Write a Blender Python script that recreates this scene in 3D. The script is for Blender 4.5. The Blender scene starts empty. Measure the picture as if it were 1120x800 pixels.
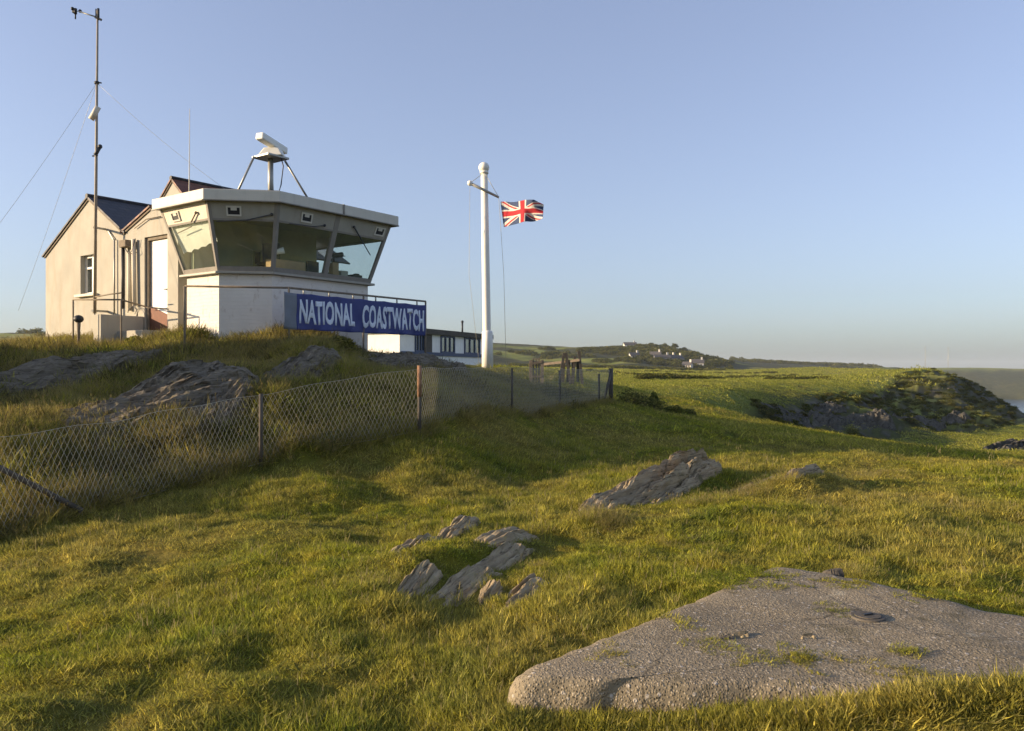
import bpy, bmesh, math, random
import numpy as np
from mathutils import Vector, Matrix, noise as mnoise

random.seed(7); RNG = np.random.default_rng(7)
R = math.radians
EYE = 1.7; F = 900.0; HY = 405.0; SEA = EYE - 40.0
scene = bpy.context.scene
COL = scene.collection

def P(px, py, d):
    """point seen at photo pixel (px,py) at forward distance d"""
    return Vector(((px-560)/F*d, d, EYE+(HY-py)/F*d))

# ------------------------------------------------------------------ helpers
def link(o, parent=None):
    COL.objects.link(o)
    if parent is not None: o.parent = parent
    return o

def tag(o, label=None, cat=None, group=None, kind=None):
    if label: o['label'] = label
    if cat: o['category'] = cat
    if group: o['group'] = group
    if kind: o['kind'] = kind
    return o

def thing(name, label, cat, loc=(0, 0, 0), group=None):
    o = bpy.data.objects.new(name, None); o.empty_display_size = .2
    o.location = loc; link(o); tag(o, label, cat, group)
    return o

class MB:
    """collects shapes in world space, builds one mesh object"""
    def __init__(s): s.bm = bmesh.new(); s.mi = 0
    def face(s, pts):
        vs = [s.bm.verts.new(p) for p in pts]
        f = s.bm.faces.new(vs); f.material_index = s.mi; return f
    def hexa(s, a, b):
        """a,b: two matching loops (bottom, top) -> closed prism"""
        n = len(a)
        va = [s.bm.verts.new(p) for p in a]; vb = [s.bm.verts.new(p) for p in b]
        fs = [s.bm.faces.new(va[::-1]), s.bm.faces.new(vb)]
        for i in range(n):
            j = (i+1) % n
            fs.append(s.bm.faces.new([va[i], va[j], vb[j], vb[i]]))
        for f in fs: f.material_index = s.mi
        return s
    def prism(s, poly, z0, z1):
        return s.hexa([Vector((p[0], p[1], z0)) for p in poly], [Vector((p[0], p[1], z1)) for p in poly])
    def box(s, c, size, rz=0.0, rot=None):
        M = (rot.to_4x4() if rot is not None else Matrix.Rotation(rz, 4, 'Z'))
        hx, hy, hz = size[0]/2, size[1]/2, size[2]/2
        c = Vector(c)
        lo = [c + M @ Vector((x, y, -hz)) for x, y in ((-hx,-hy),(hx,-hy),(hx,hy),(-hx,hy))]
        hi = [c + M @ Vector((x, y, hz)) for x, y in ((-hx,-hy),(hx,-hy),(hx,hy),(-hx,hy))]
        return s.hexa(lo, hi)
    def slab(s, quad, t):
        """quad (4 pts) extruded by thickness t against its normal"""
        q = [Vector(p) for p in quad]
        n = (q[1]-q[0]).cross(q[3]-q[0]).normalized()
        return s.hexa([p - n*t for p in q], q)
    def bar(s, a, b, w, h=None, up=Vector((0, 0, 1))):
        a = Vector(a); b = Vector(b); h = h or w
        d = (b-a).normalized()
        if abs(d.dot(up)) > .98: up = Vector((0, 1, 0))
        x = d.cross(up).normalized(); y = x.cross(d).normalized()
        o = [x*sx*w/2 + y*sy*h/2 for sx, sy in ((-1,-1),(1,-1),(1,1),(-1,1))]
        return s.hexa([a+q for q in o], [b+q for q in o])
    def tube(s, pts, r, n=8, caps=True):
        pts = [Vector(p) for p in pts]
        rs = r if isinstance(r, (list, tuple)) else [r]*len(pts)
        rings = []
        ref = Vector((0.31, 0.2, 0.93)).normalized()
        for i, p in enumerate(pts):
            d = (pts[min(i+1, len(pts)-1)] - pts[max(i-1, 0)]).normalized()
            u = ref if abs(d.dot(ref)) < .95 else Vector((1, 0, 0))
            x = d.cross(u).normalized(); y = d.cross(x).normalized()
            rings.append([s.bm.verts.new(p + (x*math.cos(2*math.pi*k/n) + y*math.sin(2*math.pi*k/n))*rs[i]) for k in range(n)])
        for a, b in zip(rings, rings[1:]):
            for k in range(n):
                f = s.bm.faces.new([a[k], a[(k+1) % n], b[(k+1) % n], b[k]]); f.smooth = True; f.material_index = s.mi
        if caps:
            for ring in (rings[0][::-1], rings[-1]):
                f = s.bm.faces.new(ring); f.material_index = s.mi
        return s
    def ball(s, c, r, sx=1, sy=1, sz=1, n=16):
        m = Matrix.Translation(Vector(c)) @ Matrix.Diagonal((sx, sy, sz, 1))
        g = bmesh.ops.create_uvsphere(s.bm, u_segments=n, v_segments=n//2+1, radius=r, matrix=m)
        for v in g['verts']:
            for f in v.link_faces: f.smooth = True; f.material_index = s.mi
        return s
    def build(s, name, mats, parent=None, bevel=0.0):
        bmesh.ops.recalc_face_normals(s.bm, faces=s.bm.faces[:])
        me = bpy.data.meshes.new(name)
        org = parent.matrix_basis.translation if parent is not None and parent.parent is None else None
        s.bm.to_mesh(me); s.bm.free()
        if not isinstance(mats, (list, tuple)): mats = [mats]
        for m in mats: me.materials.append(m)
        o = bpy.data.objects.new(name, me); link(o)
        if parent is not None:
            o.parent = parent
            top = parent
            off = Vector((0, 0, 0))
            while top is not None:
                off += top.location; top = top.parent
            o.location = -off
        if bevel:
            b = o.modifiers.new('bevel', 'BEVEL'); b.width = bevel; b.segments = 2; b.limit_method = 'ANGLE'
        return o
    def build_at(s, name, mats, loc, bevel=0.0):
        """top-level mesh with its origin at loc"""
        loc = Vector(loc)
        o = s.build(name, mats, None, bevel)
        o.data.transform(Matrix.Translation(-loc)); o.location = loc
        return o

# ------------------------------------------------------------------ materials
MATS = {}
def nodes_of(m):
    m.use_nodes = True
    nt = m.node_tree; nt.nodes.clear()
    return nt
def N(nt, typ, **kw):
    n = nt.nodes.new(typ)
    for k, v in kw.items():
        if k.startswith('i_'):
            key = k[2:]
            key = int(key) if key.isdigit() else key.replace('_', ' ')
            n.inputs[key].default_value = v
        else: setattr(n, k, v)
    return n
def ramp(nt, fac, stops):
    r = nt.nodes.new('ShaderNodeValToRGB')
    el = r.color_ramp.elements
    while len(el) < len(stops): el.new(.5)
    for e, (p, c) in zip(el, stops):
        e.position = p; e.color = (c[0], c[1], c[2], 1) if not isinstance(c, (int, float)) else (c, c, c, 1)
    nt.links.new(fac, r.inputs[0]); return r.outputs[0]
def mix(nt, fac, a, b, blend='MIX'):
    m = nt.nodes.new('ShaderNodeMix'); m.data_type = 'RGBA'; m.blend_type = blend
    for s, v in ((0, fac), (6, a), (7, b)):
        if isinstance(v, bpy.types.NodeSocket): nt.links.new(v, m.inputs[s])
        elif isinstance(v, (int, float)): m.inputs[s].default_value = v
        else: m.inputs[s].default_value = (v[0], v[1], v[2], 1)
    return m.outputs[2]
def noise(nt, vec, scale, detail=4, rough=.55, dist=0.0):
    n = N(nt, 'ShaderNodeTexNoise', i_Scale=scale, i_Detail=detail, i_Roughness=rough, i_Distortion=dist)
    if vec is not None: nt.links.new(vec, n.inputs['Vector'])
    return n.outputs['Fac']
def pos(nt): return N(nt, 'ShaderNodeNewGeometry').outputs['Position']
def mapping(nt, vec, scale=(1, 1, 1), rot=(0, 0, 0)):
    m = N(nt, 'ShaderNodeMapping'); m.inputs['Scale'].default_value = scale; m.inputs['Rotation'].default_value = rot
    nt.links.new(vec, m.inputs['Vector']); return m.outputs[0]
def bump(nt, h, strength, dist):
    b = N(nt, 'ShaderNodeBump', i_Strength=strength, i_Distance=dist)
    nt.links.new(h, b.inputs['Height']); return b.outputs[0]
def finish(nt, color, rough=.7, normal=None, metal=0.0, spec=.35):
    p = N(nt, 'ShaderNodeBsdfPrincipled'); o = N(nt, 'ShaderNodeOutputMaterial')
    if isinstance(color, bpy.types.NodeSocket): nt.links.new(color, p.inputs['Base Color'])
    else: p.inputs['Base Color'].default_value = (*color, 1)
    p.inputs['Roughness'].default_value = rough; p.inputs['Metallic'].default_value = metal
    p.inputs['Specular IOR Level'].default_value = spec
    if normal is not None: nt.links.new(normal, p.inputs['Normal'])
    nt.links.new(p.outputs[0], o.inputs[0]); return p

def mat(name, c, rough=.7, var=.15, scale=3.0, stain=None, stain_amt=.0, bumpd=.0, bscale=40, metal=0.0, spec=.35, fine=None):
    """painted/weathered surface: tone variation, optional stain colour in blotches, grain bump"""
    m = bpy.data.materials.new(name); nt = nodes_of(m); p = pos(nt)
    n = noise(nt, p, scale, 5)
    lo = tuple(x*(1-var) for x in c); hi = tuple(min(1, x*(1+var)) for x in c)
    col = ramp(nt, n, [(.3, lo), (.7, hi)])
    if stain:
        s = noise(nt, mapping(nt, p, (1.6, 1.6, .22)), scale*1.7, 7, .68)
        sf = ramp(nt, s, [(.5, 0.0), (.72, stain_amt)])
        col = mix(nt, sf, col, stain)
    nm = bump(nt, noise(nt, p, bscale, 4), .6, bumpd) if bumpd else None
    finish(nt, col, rough, nm, metal, spec)
    MATS[name] = m; return m

M_render = mat('cream_render', (.37, .355, .30), .85, .10, 1.6, (.34, .27, .19), .55, .006, 30)
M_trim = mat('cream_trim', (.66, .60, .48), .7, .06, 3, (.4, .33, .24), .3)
M_white = mat('white_paint', (.80, .78, .72), .5, .05, 3, (.55, .5, .42), .25)
M_fascia = mat('fascia_paint', (.58, .55, .46), .55, .05, 2, (.40, .37, .30), .35)
M_frame = mat('grey_frame', (.235, .215, .18), .55, .08, 5, (.15, .13, .1), .3)
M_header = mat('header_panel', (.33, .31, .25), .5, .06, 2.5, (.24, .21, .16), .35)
M_flagw = mat('pole_paint', (.78, .75, .66), .45, .04, 3, (.5, .46, .38), .25)
M_steel = mat('galvanised_steel', (.36, .36, .33), .5, .15, 9, (.22, .17, .12), .35, metal=.55)
M_wire = mat('galvanised_wire', (.42, .40, .31), .55, .12, 6, (.30, .24, .17), .4, metal=.3)
M_rust = mat('rusty_iron', (.27, .155, .09), .85, .3, 14, (.12, .06, .03), .6, .004, 60)
M_oldpost = mat('weathered_post', (.085, .075, .06), .85, .25, 10, (.16, .13, .1), .5, .006, 50)
M_dark = mat('dark_metal', (.035, .037, .04), .5, .2, 8)
M_black = mat('black_plastic', (.015, .016, .018), .5, .2, 8)
M_wood = mat('weathered_timber', (.20, .165, .12), .85, .2, 8, (.1, .08, .06), .5, .004, 60)
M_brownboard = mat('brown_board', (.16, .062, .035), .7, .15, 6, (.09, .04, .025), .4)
M_blue = mat('blue_trim', (.035, .055, .115), .5, .1, 4)
M_card = mat('cardboard', (.42, .29, .16), .85, .08, 6)
M_greenfr = mat('olive_frame', (.30, .33, .16), .6, .1, 5)
M_inner = mat('interior_wall', (.34, .35, .22), .9, .1, 2)
M_ceil = mat('interior_ceiling', (.28, .27, .22), .9, .06, 2)
M_desk = mat('desk_top', (.12, .10, .08), .6, .1, 3)
M_banner = mat('banner_cloth', (.030, .042, .17), .55, .16, 3, (.045, .065, .23), .5)
M_letter = mat('banner_letters', (.62, .68, .76), .6, .06, 4)
M_hem = mat('banner_hem', (.17, .19, .22), .7, .08, 4)
M_radar = mat('radar_white', (.78, .77, .70), .45, .03, 3)
M_stone = mat('dry_wall_stone', (.25, .24, .21), .9, .3, 3, (.1, .1, .06), .5, .03, 8)
M_hwhite = mat('cottage_white', (.55, .53, .47), .8, .04, 1)
M_hroof = mat('cottage_slate', (.075, .07, .07), .8, .15, .8)
M_mast = mat('mast_paint', (.30, .26, .20), .6, .15, 6, (.16, .11, .07), .5)
M_bark = mat('bark', (.09, .07, .05), .9, .2, 5)

def painted_brick(name, c, stain):
    m = bpy.data.materials.new(name); nt = nodes_of(m); p = pos(nt)
    n = noise(nt, p, 2.2, 6)
    col = ramp(nt, n, [(.3, tuple(x*.90 for x in c)), (.7, c)])
    st = ramp(nt, noise(nt, mapping(nt, p, (1, 1, .5)), 5.5, 8, .7), [(.56, 0.0), (.68, .65)])
    col = mix(nt, st, col, stain)
    tc = N(nt, 'ShaderNodeTexCoord')
    # brick courses: horizontal mortar lines from height, vertical from distance round the wall
    sp = N(nt, 'ShaderNodeSeparateXYZ'); nt.links.new(p, sp.inputs[0])
    ad = N(nt, 'ShaderNodeMath', operation='ADD'); nt.links.new(sp.outputs[0], ad.inputs[0]); nt.links.new(sp.outputs[1], ad.inputs[1])
    wv = N(nt, 'ShaderNodeMath', operation='MULTIPLY_ADD'); wv.inputs[1].default_value = .05; nt.links.new(noise(nt, p, 3.0, 3), wv.inputs[0]); nt.links.new(sp.outputs[2], wv.inputs[2])
    cb = N(nt, 'ShaderNodeCombineXYZ'); nt.links.new(ad.outputs[0], cb.inputs[0]); nt.links.new(wv.outputs[0], cb.inputs[1])
    br = N(nt, 'ShaderNodeTexBrick'); br.inputs['Scale'].default_value = 1.0
    br.inputs['Brick Width'].default_value = .26; br.inputs['Row Height'].default_value = .085; br.inputs['Mortar Size'].default_value = .007
    br.inputs['Color1'].default_value = (1, 1, 1, 1); br.inputs['Color2'].default_value = (.8, .8, .8, 1); br.inputs['Mortar'].default_value = (0, 0, 0, 1)
    nt.links.new(cb.outputs[0], br.inputs['Vector'])
    hgt = mix(nt, .62, br.outputs['Color'], noise(nt, mapping(nt, p, (1, 1, 2.2)), 11, 6))
    finish(nt, col, .75, bump(nt, hgt, .8, .012))
    return m
M_brick = painted_brick('painted_brick', (.74, .69, .60), (.40, .31, .22))

def slate(name, c1, c2):
    m = bpy.data.materials.new(name); nt = nodes_of(m); p = pos(nt)
    tc = N(nt, 'ShaderNodeTexCoord')
    br = N(nt, 'ShaderNodeTexBrick'); br.inputs['Scale'].default_value = 1.0
    br.inputs['Brick Width'].default_value = .25; br.inputs['Row Height'].default_value = .2; br.inputs['Mortar Size'].default_value = .008
    br.inputs['Color1'].default_value = (*c1, 1); br.inputs['Color2'].default_value = (*c2, 1); br.inputs['Mortar'].default_value = (*(x*.4 for x in c1), 1)
    nt.links.new(tc.outputs['UV'], br.inputs['Vector'])
    lich = ramp(nt, noise(nt, p, 4, 7, .7), [(.55, 0.0), (.7, .5)])
    col = mix(nt, lich, br.outputs['Color'], (.17, .15, .1))
    finish(nt, col, .6, bump(nt, br.outputs['Fac'], .5, -.01))
    return m
M_slate = slate('slate_tiles', (.042, .045, .055), (.062, .062, .072))
M_redtile = slate('red_tiles', (.16, .062, .036), (.21, .085, .05))

def glass_mat(name, tint, refl):
    m = bpy.data.materials.new(name); nt = nodes_of(m)
    tr = N(nt, 'ShaderNodeBsdfTransparent'); tr.inputs[0].default_value = (*tint, 1)
    gl = N(nt, 'ShaderNodeBsdfGlossy'); gl.inputs['Roughness'].default_value = .02; gl.inputs[0].default_value = (.9, .95, .92, 1)
    fr = N(nt, 'ShaderNodeLayerWeight', i_Blend=.5)
    pw = N(nt, 'ShaderNodeMath', operation='POWER'); pw.inputs[1].default_value = 4.0; nt.links.new(fr.outputs['Facing'], pw.inputs[0])
    ma = N(nt, 'ShaderNodeMath', operation='MULTIPLY_ADD'); ma.inputs[1].default_value = .8; ma.inputs[2].default_value = refl+.04
    nt.links.new(pw.outputs[0], ma.inputs[0])
    dirt = N(nt, 'ShaderNodeBsdfDiffuse'); dirt.inputs[0].default_value = (.5, .52, .44, 1)
    mx = N(nt, 'ShaderNodeMixShader'); nt.links.new(ma.outputs[0], mx.inputs[0]); nt.links.new(tr.outputs[0], mx.inputs[1]); nt.links.new(gl.outputs[0], mx.inputs[2])
    mx2 = N(nt, 'ShaderNodeMixShader')
    p = pos(nt); nz = ramp(nt, noise(nt, mapping(nt, p, (1, 1, .6)), 6, 6, .7), [(.35, .04), (.8, .12)])
    nt.links.new(nz, mx2.inputs[0]); nt.links.new(mx.outputs[0], mx2.inputs[1]); nt.links.new(dirt.outputs[0], mx2.inputs[2])
    o = N(nt, 'ShaderNodeOutputMaterial'); nt.links.new(mx2.outputs[0], o.inputs[0])
    return m
M_glass = glass_mat('window_glass', (.90, .96, .92), .07)
M_paneglass = glass_mat('house_glass', (.4, .45, .45), .15)

def rock_mat(name, a, b, c, axis_rot, lichen):
    m = bpy.data.materials.new(name); nt = nodes_of(m)
    tc = N(nt, 'ShaderNodeTexCoord').outputs['Object']
    st = mapping(nt, tc, (.8, 9, 14), axis_rot)
    n1 = noise(nt, st, 1.6, 9, .66, .5); n2 = noise(nt, tc, 7, 8, .7); n3 = noise(nt, tc, 38, 5, .7)
    col = ramp(nt, n1, [(.28, a), (.5, b), (.72, c)])
    li = ramp(nt, n2, [(.54, 0.0), (.64, .75)])
    col = mix(nt, li, col, lichen)
    sp = ramp(nt, n3, [(.64, 0.0), (.70, .35)])
    col = mix(nt, sp, col, (.42, .41, .36))
    yl = ramp(nt, noise(nt, tc, 11, 5, .75), [(.63, 0.0), (.67, .55)])
    col = mix(nt, yl, col, (lichen[0]*1.25, lichen[1]*1.1, lichen[2]*.6))
    dkc = ramp(nt, noise(nt, st, 3.4, 6, .6), [(.36, .8), (.43, 0.0)])
    col = mix(nt, dkc, col, tuple(x*.35 for x in a))
    moss = ramp(nt, noise(nt, tc, 2.1, 7, .7), [(.60, 0.0), (.68, .8)])
    col = mix(nt, moss, col, (.075, .075, .024))
    h = mix(nt, .5, n1, n2); h = mix(nt, .25, h, n3)
    finish(nt, col, .88, bump(nt, h, 1.0, .05), spec=.25)
    return m
M_rock = rock_mat('slate_rock', (.15, .112, .064), (.34, .268, .16), (.50, .405, .26), (0, 0, 0), (.34, .285, .16))
M_crag = rock_mat('crag_rock', (.045, .042, .034), (.085, .080, .066), (.15, .14, .115), (0, 0, 0), (.10, .095, .06))
M_rockd = rock_mat('mound_rock', (.085, .070, .048), (.165, .14, .10), (.26, .225, .165), (0, 0, 0), (.17, .15, .085))

def concrete():
    m = bpy.data.materials.new('aggregate_concrete'); nt = nodes_of(m); p = pos(nt)
    big = noise(nt, p, 1.3, 5, .6)
    base = ramp(nt, big, [(.3, (.160, .134, .090)), (.7, (.262, .220, .150))])
    v = N(nt, 'ShaderNodeTexVoronoi', i_Scale=85.0); nt.links.new(p, v.inputs['Vector'])
    sep = N(nt, 'ShaderNodeSeparateColor'); nt.links.new(v.outputs['Color'], sep.inputs[0])
    peb = ramp(nt, sep.outputs[0], [(0, (.040, .033, .023)), (.35, (.18, .148, .098)), (.7, (.295, .244, .165)), (1, (.52, .45, .34))])
    edge = ramp(nt, v.outputs['Distance'], [(.2, 1.0), (.55, 0.0)])
    col = mix(nt, edge, base, peb)
    v2 = N(nt, 'ShaderNodeTexVoronoi', i_Scale=33.0); nt.links.new(p, v2.inputs['Vector'])
    sep2 = N(nt, 'ShaderNodeSeparateColor'); nt.links.new(v2.outputs['Color'], sep2.inputs[0])
    big_st = ramp(nt, sep2.outputs[1], [(.86, 0.0), (.9, .8)])
    e2 = ramp(nt, v2.outputs['Distance'], [(.25, 1.0), (.4, 0.0)])
    f2 = mix(nt, 1.0, big_st, e2, 'MULTIPLY')
    col = mix(nt, f2, col, (.46, .42, .36))
    moss = ramp(nt, noise(nt, p, 2.4, 8, .68), [(.57, 0.0), (.68, .75)])
    col = mix(nt, moss, col, (.10, .085, .045))
    dk = ramp(nt, noise(nt, p, 5.1, 6, .7), [(.6, 0.0), (.7, .55)])
    col = mix(nt, dk, col, (.09, .08, .07))
    ve = N(nt, 'ShaderNodeTexVoronoi', i_Scale=.85, feature='DISTANCE_TO_EDGE'); wv_ = N(nt, 'ShaderNodeVectorMath', operation='ADD')
    wn = N(nt, 'ShaderNodeTexNoise', i_Scale=2.5, i_Detail=6.0); nt.links.new(p, wn.inputs['Vector'])
    sc_ = N(nt, 'ShaderNodeVectorMath', operation='SCALE'); sc_.inputs['Scale'].default_value = .35; nt.links.new(wn.outputs['Color'], sc_.inputs[0])
    nt.links.new(p, wv_.inputs[0]); nt.links.new(sc_.outputs[0], wv_.inputs[1]); nt.links.new(wv_.outputs[0], ve.inputs['Vector'])
    ck = ramp(nt, ve.outputs['Distance'], [(.002, .75), (.008, 0.0)])
    ck = mix(nt, 1.0, ck, ramp(nt, noise(nt, p, 1.1, 3), [(.42, 0.0), (.55, 1.0)]), 'MULTIPLY')
    col = mix(nt, ck, col, (.05, .043, .03))
    li = ramp(nt, noise(nt, p, 3.7, 9, .72), [(.60, 0.0), (.66, .55)])
    col = mix(nt, li, col, (.36, .33, .25))
    h = mix(nt, .5, edge, e2)
    finish(nt, col, .9, bump(nt, h, .6, .009), spec=.2)
    return m
M_conc = concrete()

# grass colour shared by the soil sheet and the blades
def grass_tone(nt, p):
    n1 = noise(nt, p, .32, 5, .6); n2 = noise(nt, p, 1.9, 5, .6); n3 = noise(nt, mapping(nt, p, (1, 1, 1), (0, 0, R(35))), .9, 4, .6)
    g = ramp(nt, n2, [(.3, (.145, .215, .024)), (.5, (.295, .315, .028)), (.72, (.43, .380, .055))])
    d = ramp(nt, n1, [(.42, 0.0), (.62, .8)])
    c = mix(nt, d, g, (.42, .355, .095))
    dk = ramp(nt, n3, [(.28, .7), (.44, 0.0)])
    return mix(nt, dk, c, (.105, .145, .026))

def blade_mat(name, straw, straw_amt, tint=None, tamt=0):
    m = bpy.data.materials.new(name); nt = nodes_of(m); p = pos(nt)
    c = grass_tone(nt, p)
    if tint: c = mix(nt, tamt, c, tint)
    oi = N(nt, 'ShaderNodeObjectInfo').outputs['Random']
    at = N(nt, 'ShaderNodeAttribute', attribute_name='blade')   # x = along the blade, y = random per blade
    sp = N(nt, 'ShaderNodeSeparateColor'); nt.links.new(at.outputs['Color'], sp.inputs[0])
    v = ramp(nt, sp.outputs[1], [(0, (.42, .45, .45)), (.6, (.95, .95, .9)), (1, (1.9, 1.8, 1.6))])
    c = mix(nt, 1.0, c, v, 'MULTIPLY')
    v2 = ramp(nt, oi, [(0, (.75, .78, .75)), (1, (1.25, 1.2, 1.15))])
    c = mix(nt, 1.0, c, v2, 'MULTIPLY')
    tip = ramp(nt, sp.outputs[0], [(.35, 0.0), (1.0, straw_amt)])
    c = mix(nt, tip, c, straw)
    dead = ramp(nt, sp.outputs[2], [(.88, 0.0), (.92, .8)])
    c = mix(nt, dead, c, straw)
    df = N(nt, 'ShaderNodeBsdfDiffuse'); tr = N(nt, 'ShaderNodeBsdfTranslucent'); gl = N(nt, 'ShaderNodeBsdfGlossy', i_Roughness=.5)
    nt.links.new(c, df.inputs[0]); nt.links.new(c, tr.inputs[0]); gl.inputs[0].default_value = (.8, .8, .7, 1)
    a = N(nt, 'ShaderNodeMixShader', i_0=.45); nt.links.new(df.outputs[0], a.inputs[1]); nt.links.new(tr.outputs[0], a.inputs[2])
    b = N(nt, 'ShaderNodeMixShader', i_0=.014); nt.links.new(a.outputs[0], b.inputs[1]); nt.links.new(gl.outputs[0], b.inputs[2])
    o = N(nt, 'ShaderNodeOutputMaterial'); nt.links.new(b.outputs[0], o.inputs[0])
    return m
M_turf = blade_mat('turf_blades', (.27, .235, .085), .22)
M_tall = blade_mat('tall_blades', (.33, .255, .11), .6, (.24, .19, .07), .35)
M_dry = blade_mat('dry_blades', (.33, .28, .13), .5)
M_field = blade_mat('pasture_blades', (.34, .31, .11), .25, (.26, .30, .06), .5)
M_leaf = blade_mat('leaf_green', (.08, .09, .03), .2, (.035, .05, .016), .6)
M_wood_leaf = blade_mat('woodland_leaf', (.04, .05, .02), .2, (.022, .032, .012), .75)
M_heath = blade_mat('heath', (.10, .075, .05), .5, (.05, .045, .03), .6)

def ground_mat():
    m = bpy.data.materials.new('turf_soil'); nt = nodes_of(m); p = pos(nt)
    g = grass_tone(nt, p)
    g = mix(nt, 1.0, g, (.42, .38, .34), 'MULTIPLY')
    at = N(nt, 'ShaderNodeAttribute', attribute_name='mask')
    sp = N(nt, 'ShaderNodeSeparateColor'); nt.links.new(at.outputs['Color'], sp.inputs[0])
    # field (G): open grazed pasture, big soft patches
    fl = ramp(nt, noise(nt, mapping(nt, p, (1, .35, 1)), .03, 6, .6), [(.32, (.12, .155, .032)), (.55, (.215, .235, .052)), (.72, (.29, .26, .085))])
    fl2 = ramp(nt, noise(nt, p, .22, 6, .65), [(.3, (.62, .64, .6)), (.7, (1.2, 1.15, 1.1))])
    fl = mix(nt, 1.0, fl, fl2, 'MULTIPLY')
    c = mix(nt, sp.outputs[1], g, fl)
    # scrub (B): heather, bracken and gorse
    sc = ramp(nt, noise(nt, p, .16, 7, .7), [(.3, (.022, .028, .010)), (.52, (.048, .052, .018)), (.7, (.095, .080, .032))])
    c = mix(nt, sp.outputs[2], c, sc)
    rk = ramp(nt, noise(nt, p, .55, 8, .7), [(.3, (.04, .038, .030)), (.5, (.085, .08, .064)), (.7, (.17, .16, .13))])
    c = mix(nt, sp.outputs[0], c, rk)
    hb = mix(nt, .5, noise(nt, p, 9, 6, .65), noise(nt, p, .5, 8, .65))
    finish(nt, c, .95, bump(nt, hb, .7, .10), spec=.1)
    return m
M_ground = ground_mat()

def sea_mat():
    m = bpy.data.materials.new('sea_water'); nt = nodes_of(m); p = pos(nt)
    h = noise(nt, mapping(nt, p, (1, .5, 1), (0, 0, .4)), .25, 6, .6)
    finish(nt, (.035, .075, .11), .16, bump(nt, h, .5, .5), spec=.5)
    return m
M_sea = sea_mat()

# ------------------------------------------------------------------ terrain
def vnoise(x, y, seed=0):
    x = np.asarray(x, float); y = np.asarray(y, float)
    xi = np.floor(x).astype(np.int64); yi = np.floor(y).astype(np.int64)
    fx = x-xi; fy = y-yi; fx = fx*fx*fx*(fx*(fx*6-15)+10); fy = fy*fy*fy*(fy*(fy*6-15)+10)
    def hsh(a, b):
        h = (a*374761393 + b*668265263 + seed*1442695041) & 0xffffffff
        h = ((h ^ (h >> 13))*1274126177) & 0xffffffff
        h = h ^ (h >> 16)
        return (h & 0xffff)/65535.0*2-1
    a = hsh(xi, yi); b = hsh(xi+1, yi); c = hsh(xi, yi+1); d = hsh(xi+1, yi+1)
    return (a+(b-a)*fx)*(1-fy)+(c+(d-c)*fx)*fy
def fbm(x, y, s, seed=0, oct=4, g=.5):
    t = 0; a = 1
    for k in range(oct):
        t = t + a*vnoise(np.asarray(x)*s*2**k+17.3*k, np.asarray(y)*s*2**k-9.1*k, seed+k); a *= g
    return t
def sstep(a, b, x):
    t = np.clip((np.asarray(x, float)-a)/(b-a), 0, 1); return t*t*(3-2*t)

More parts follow.
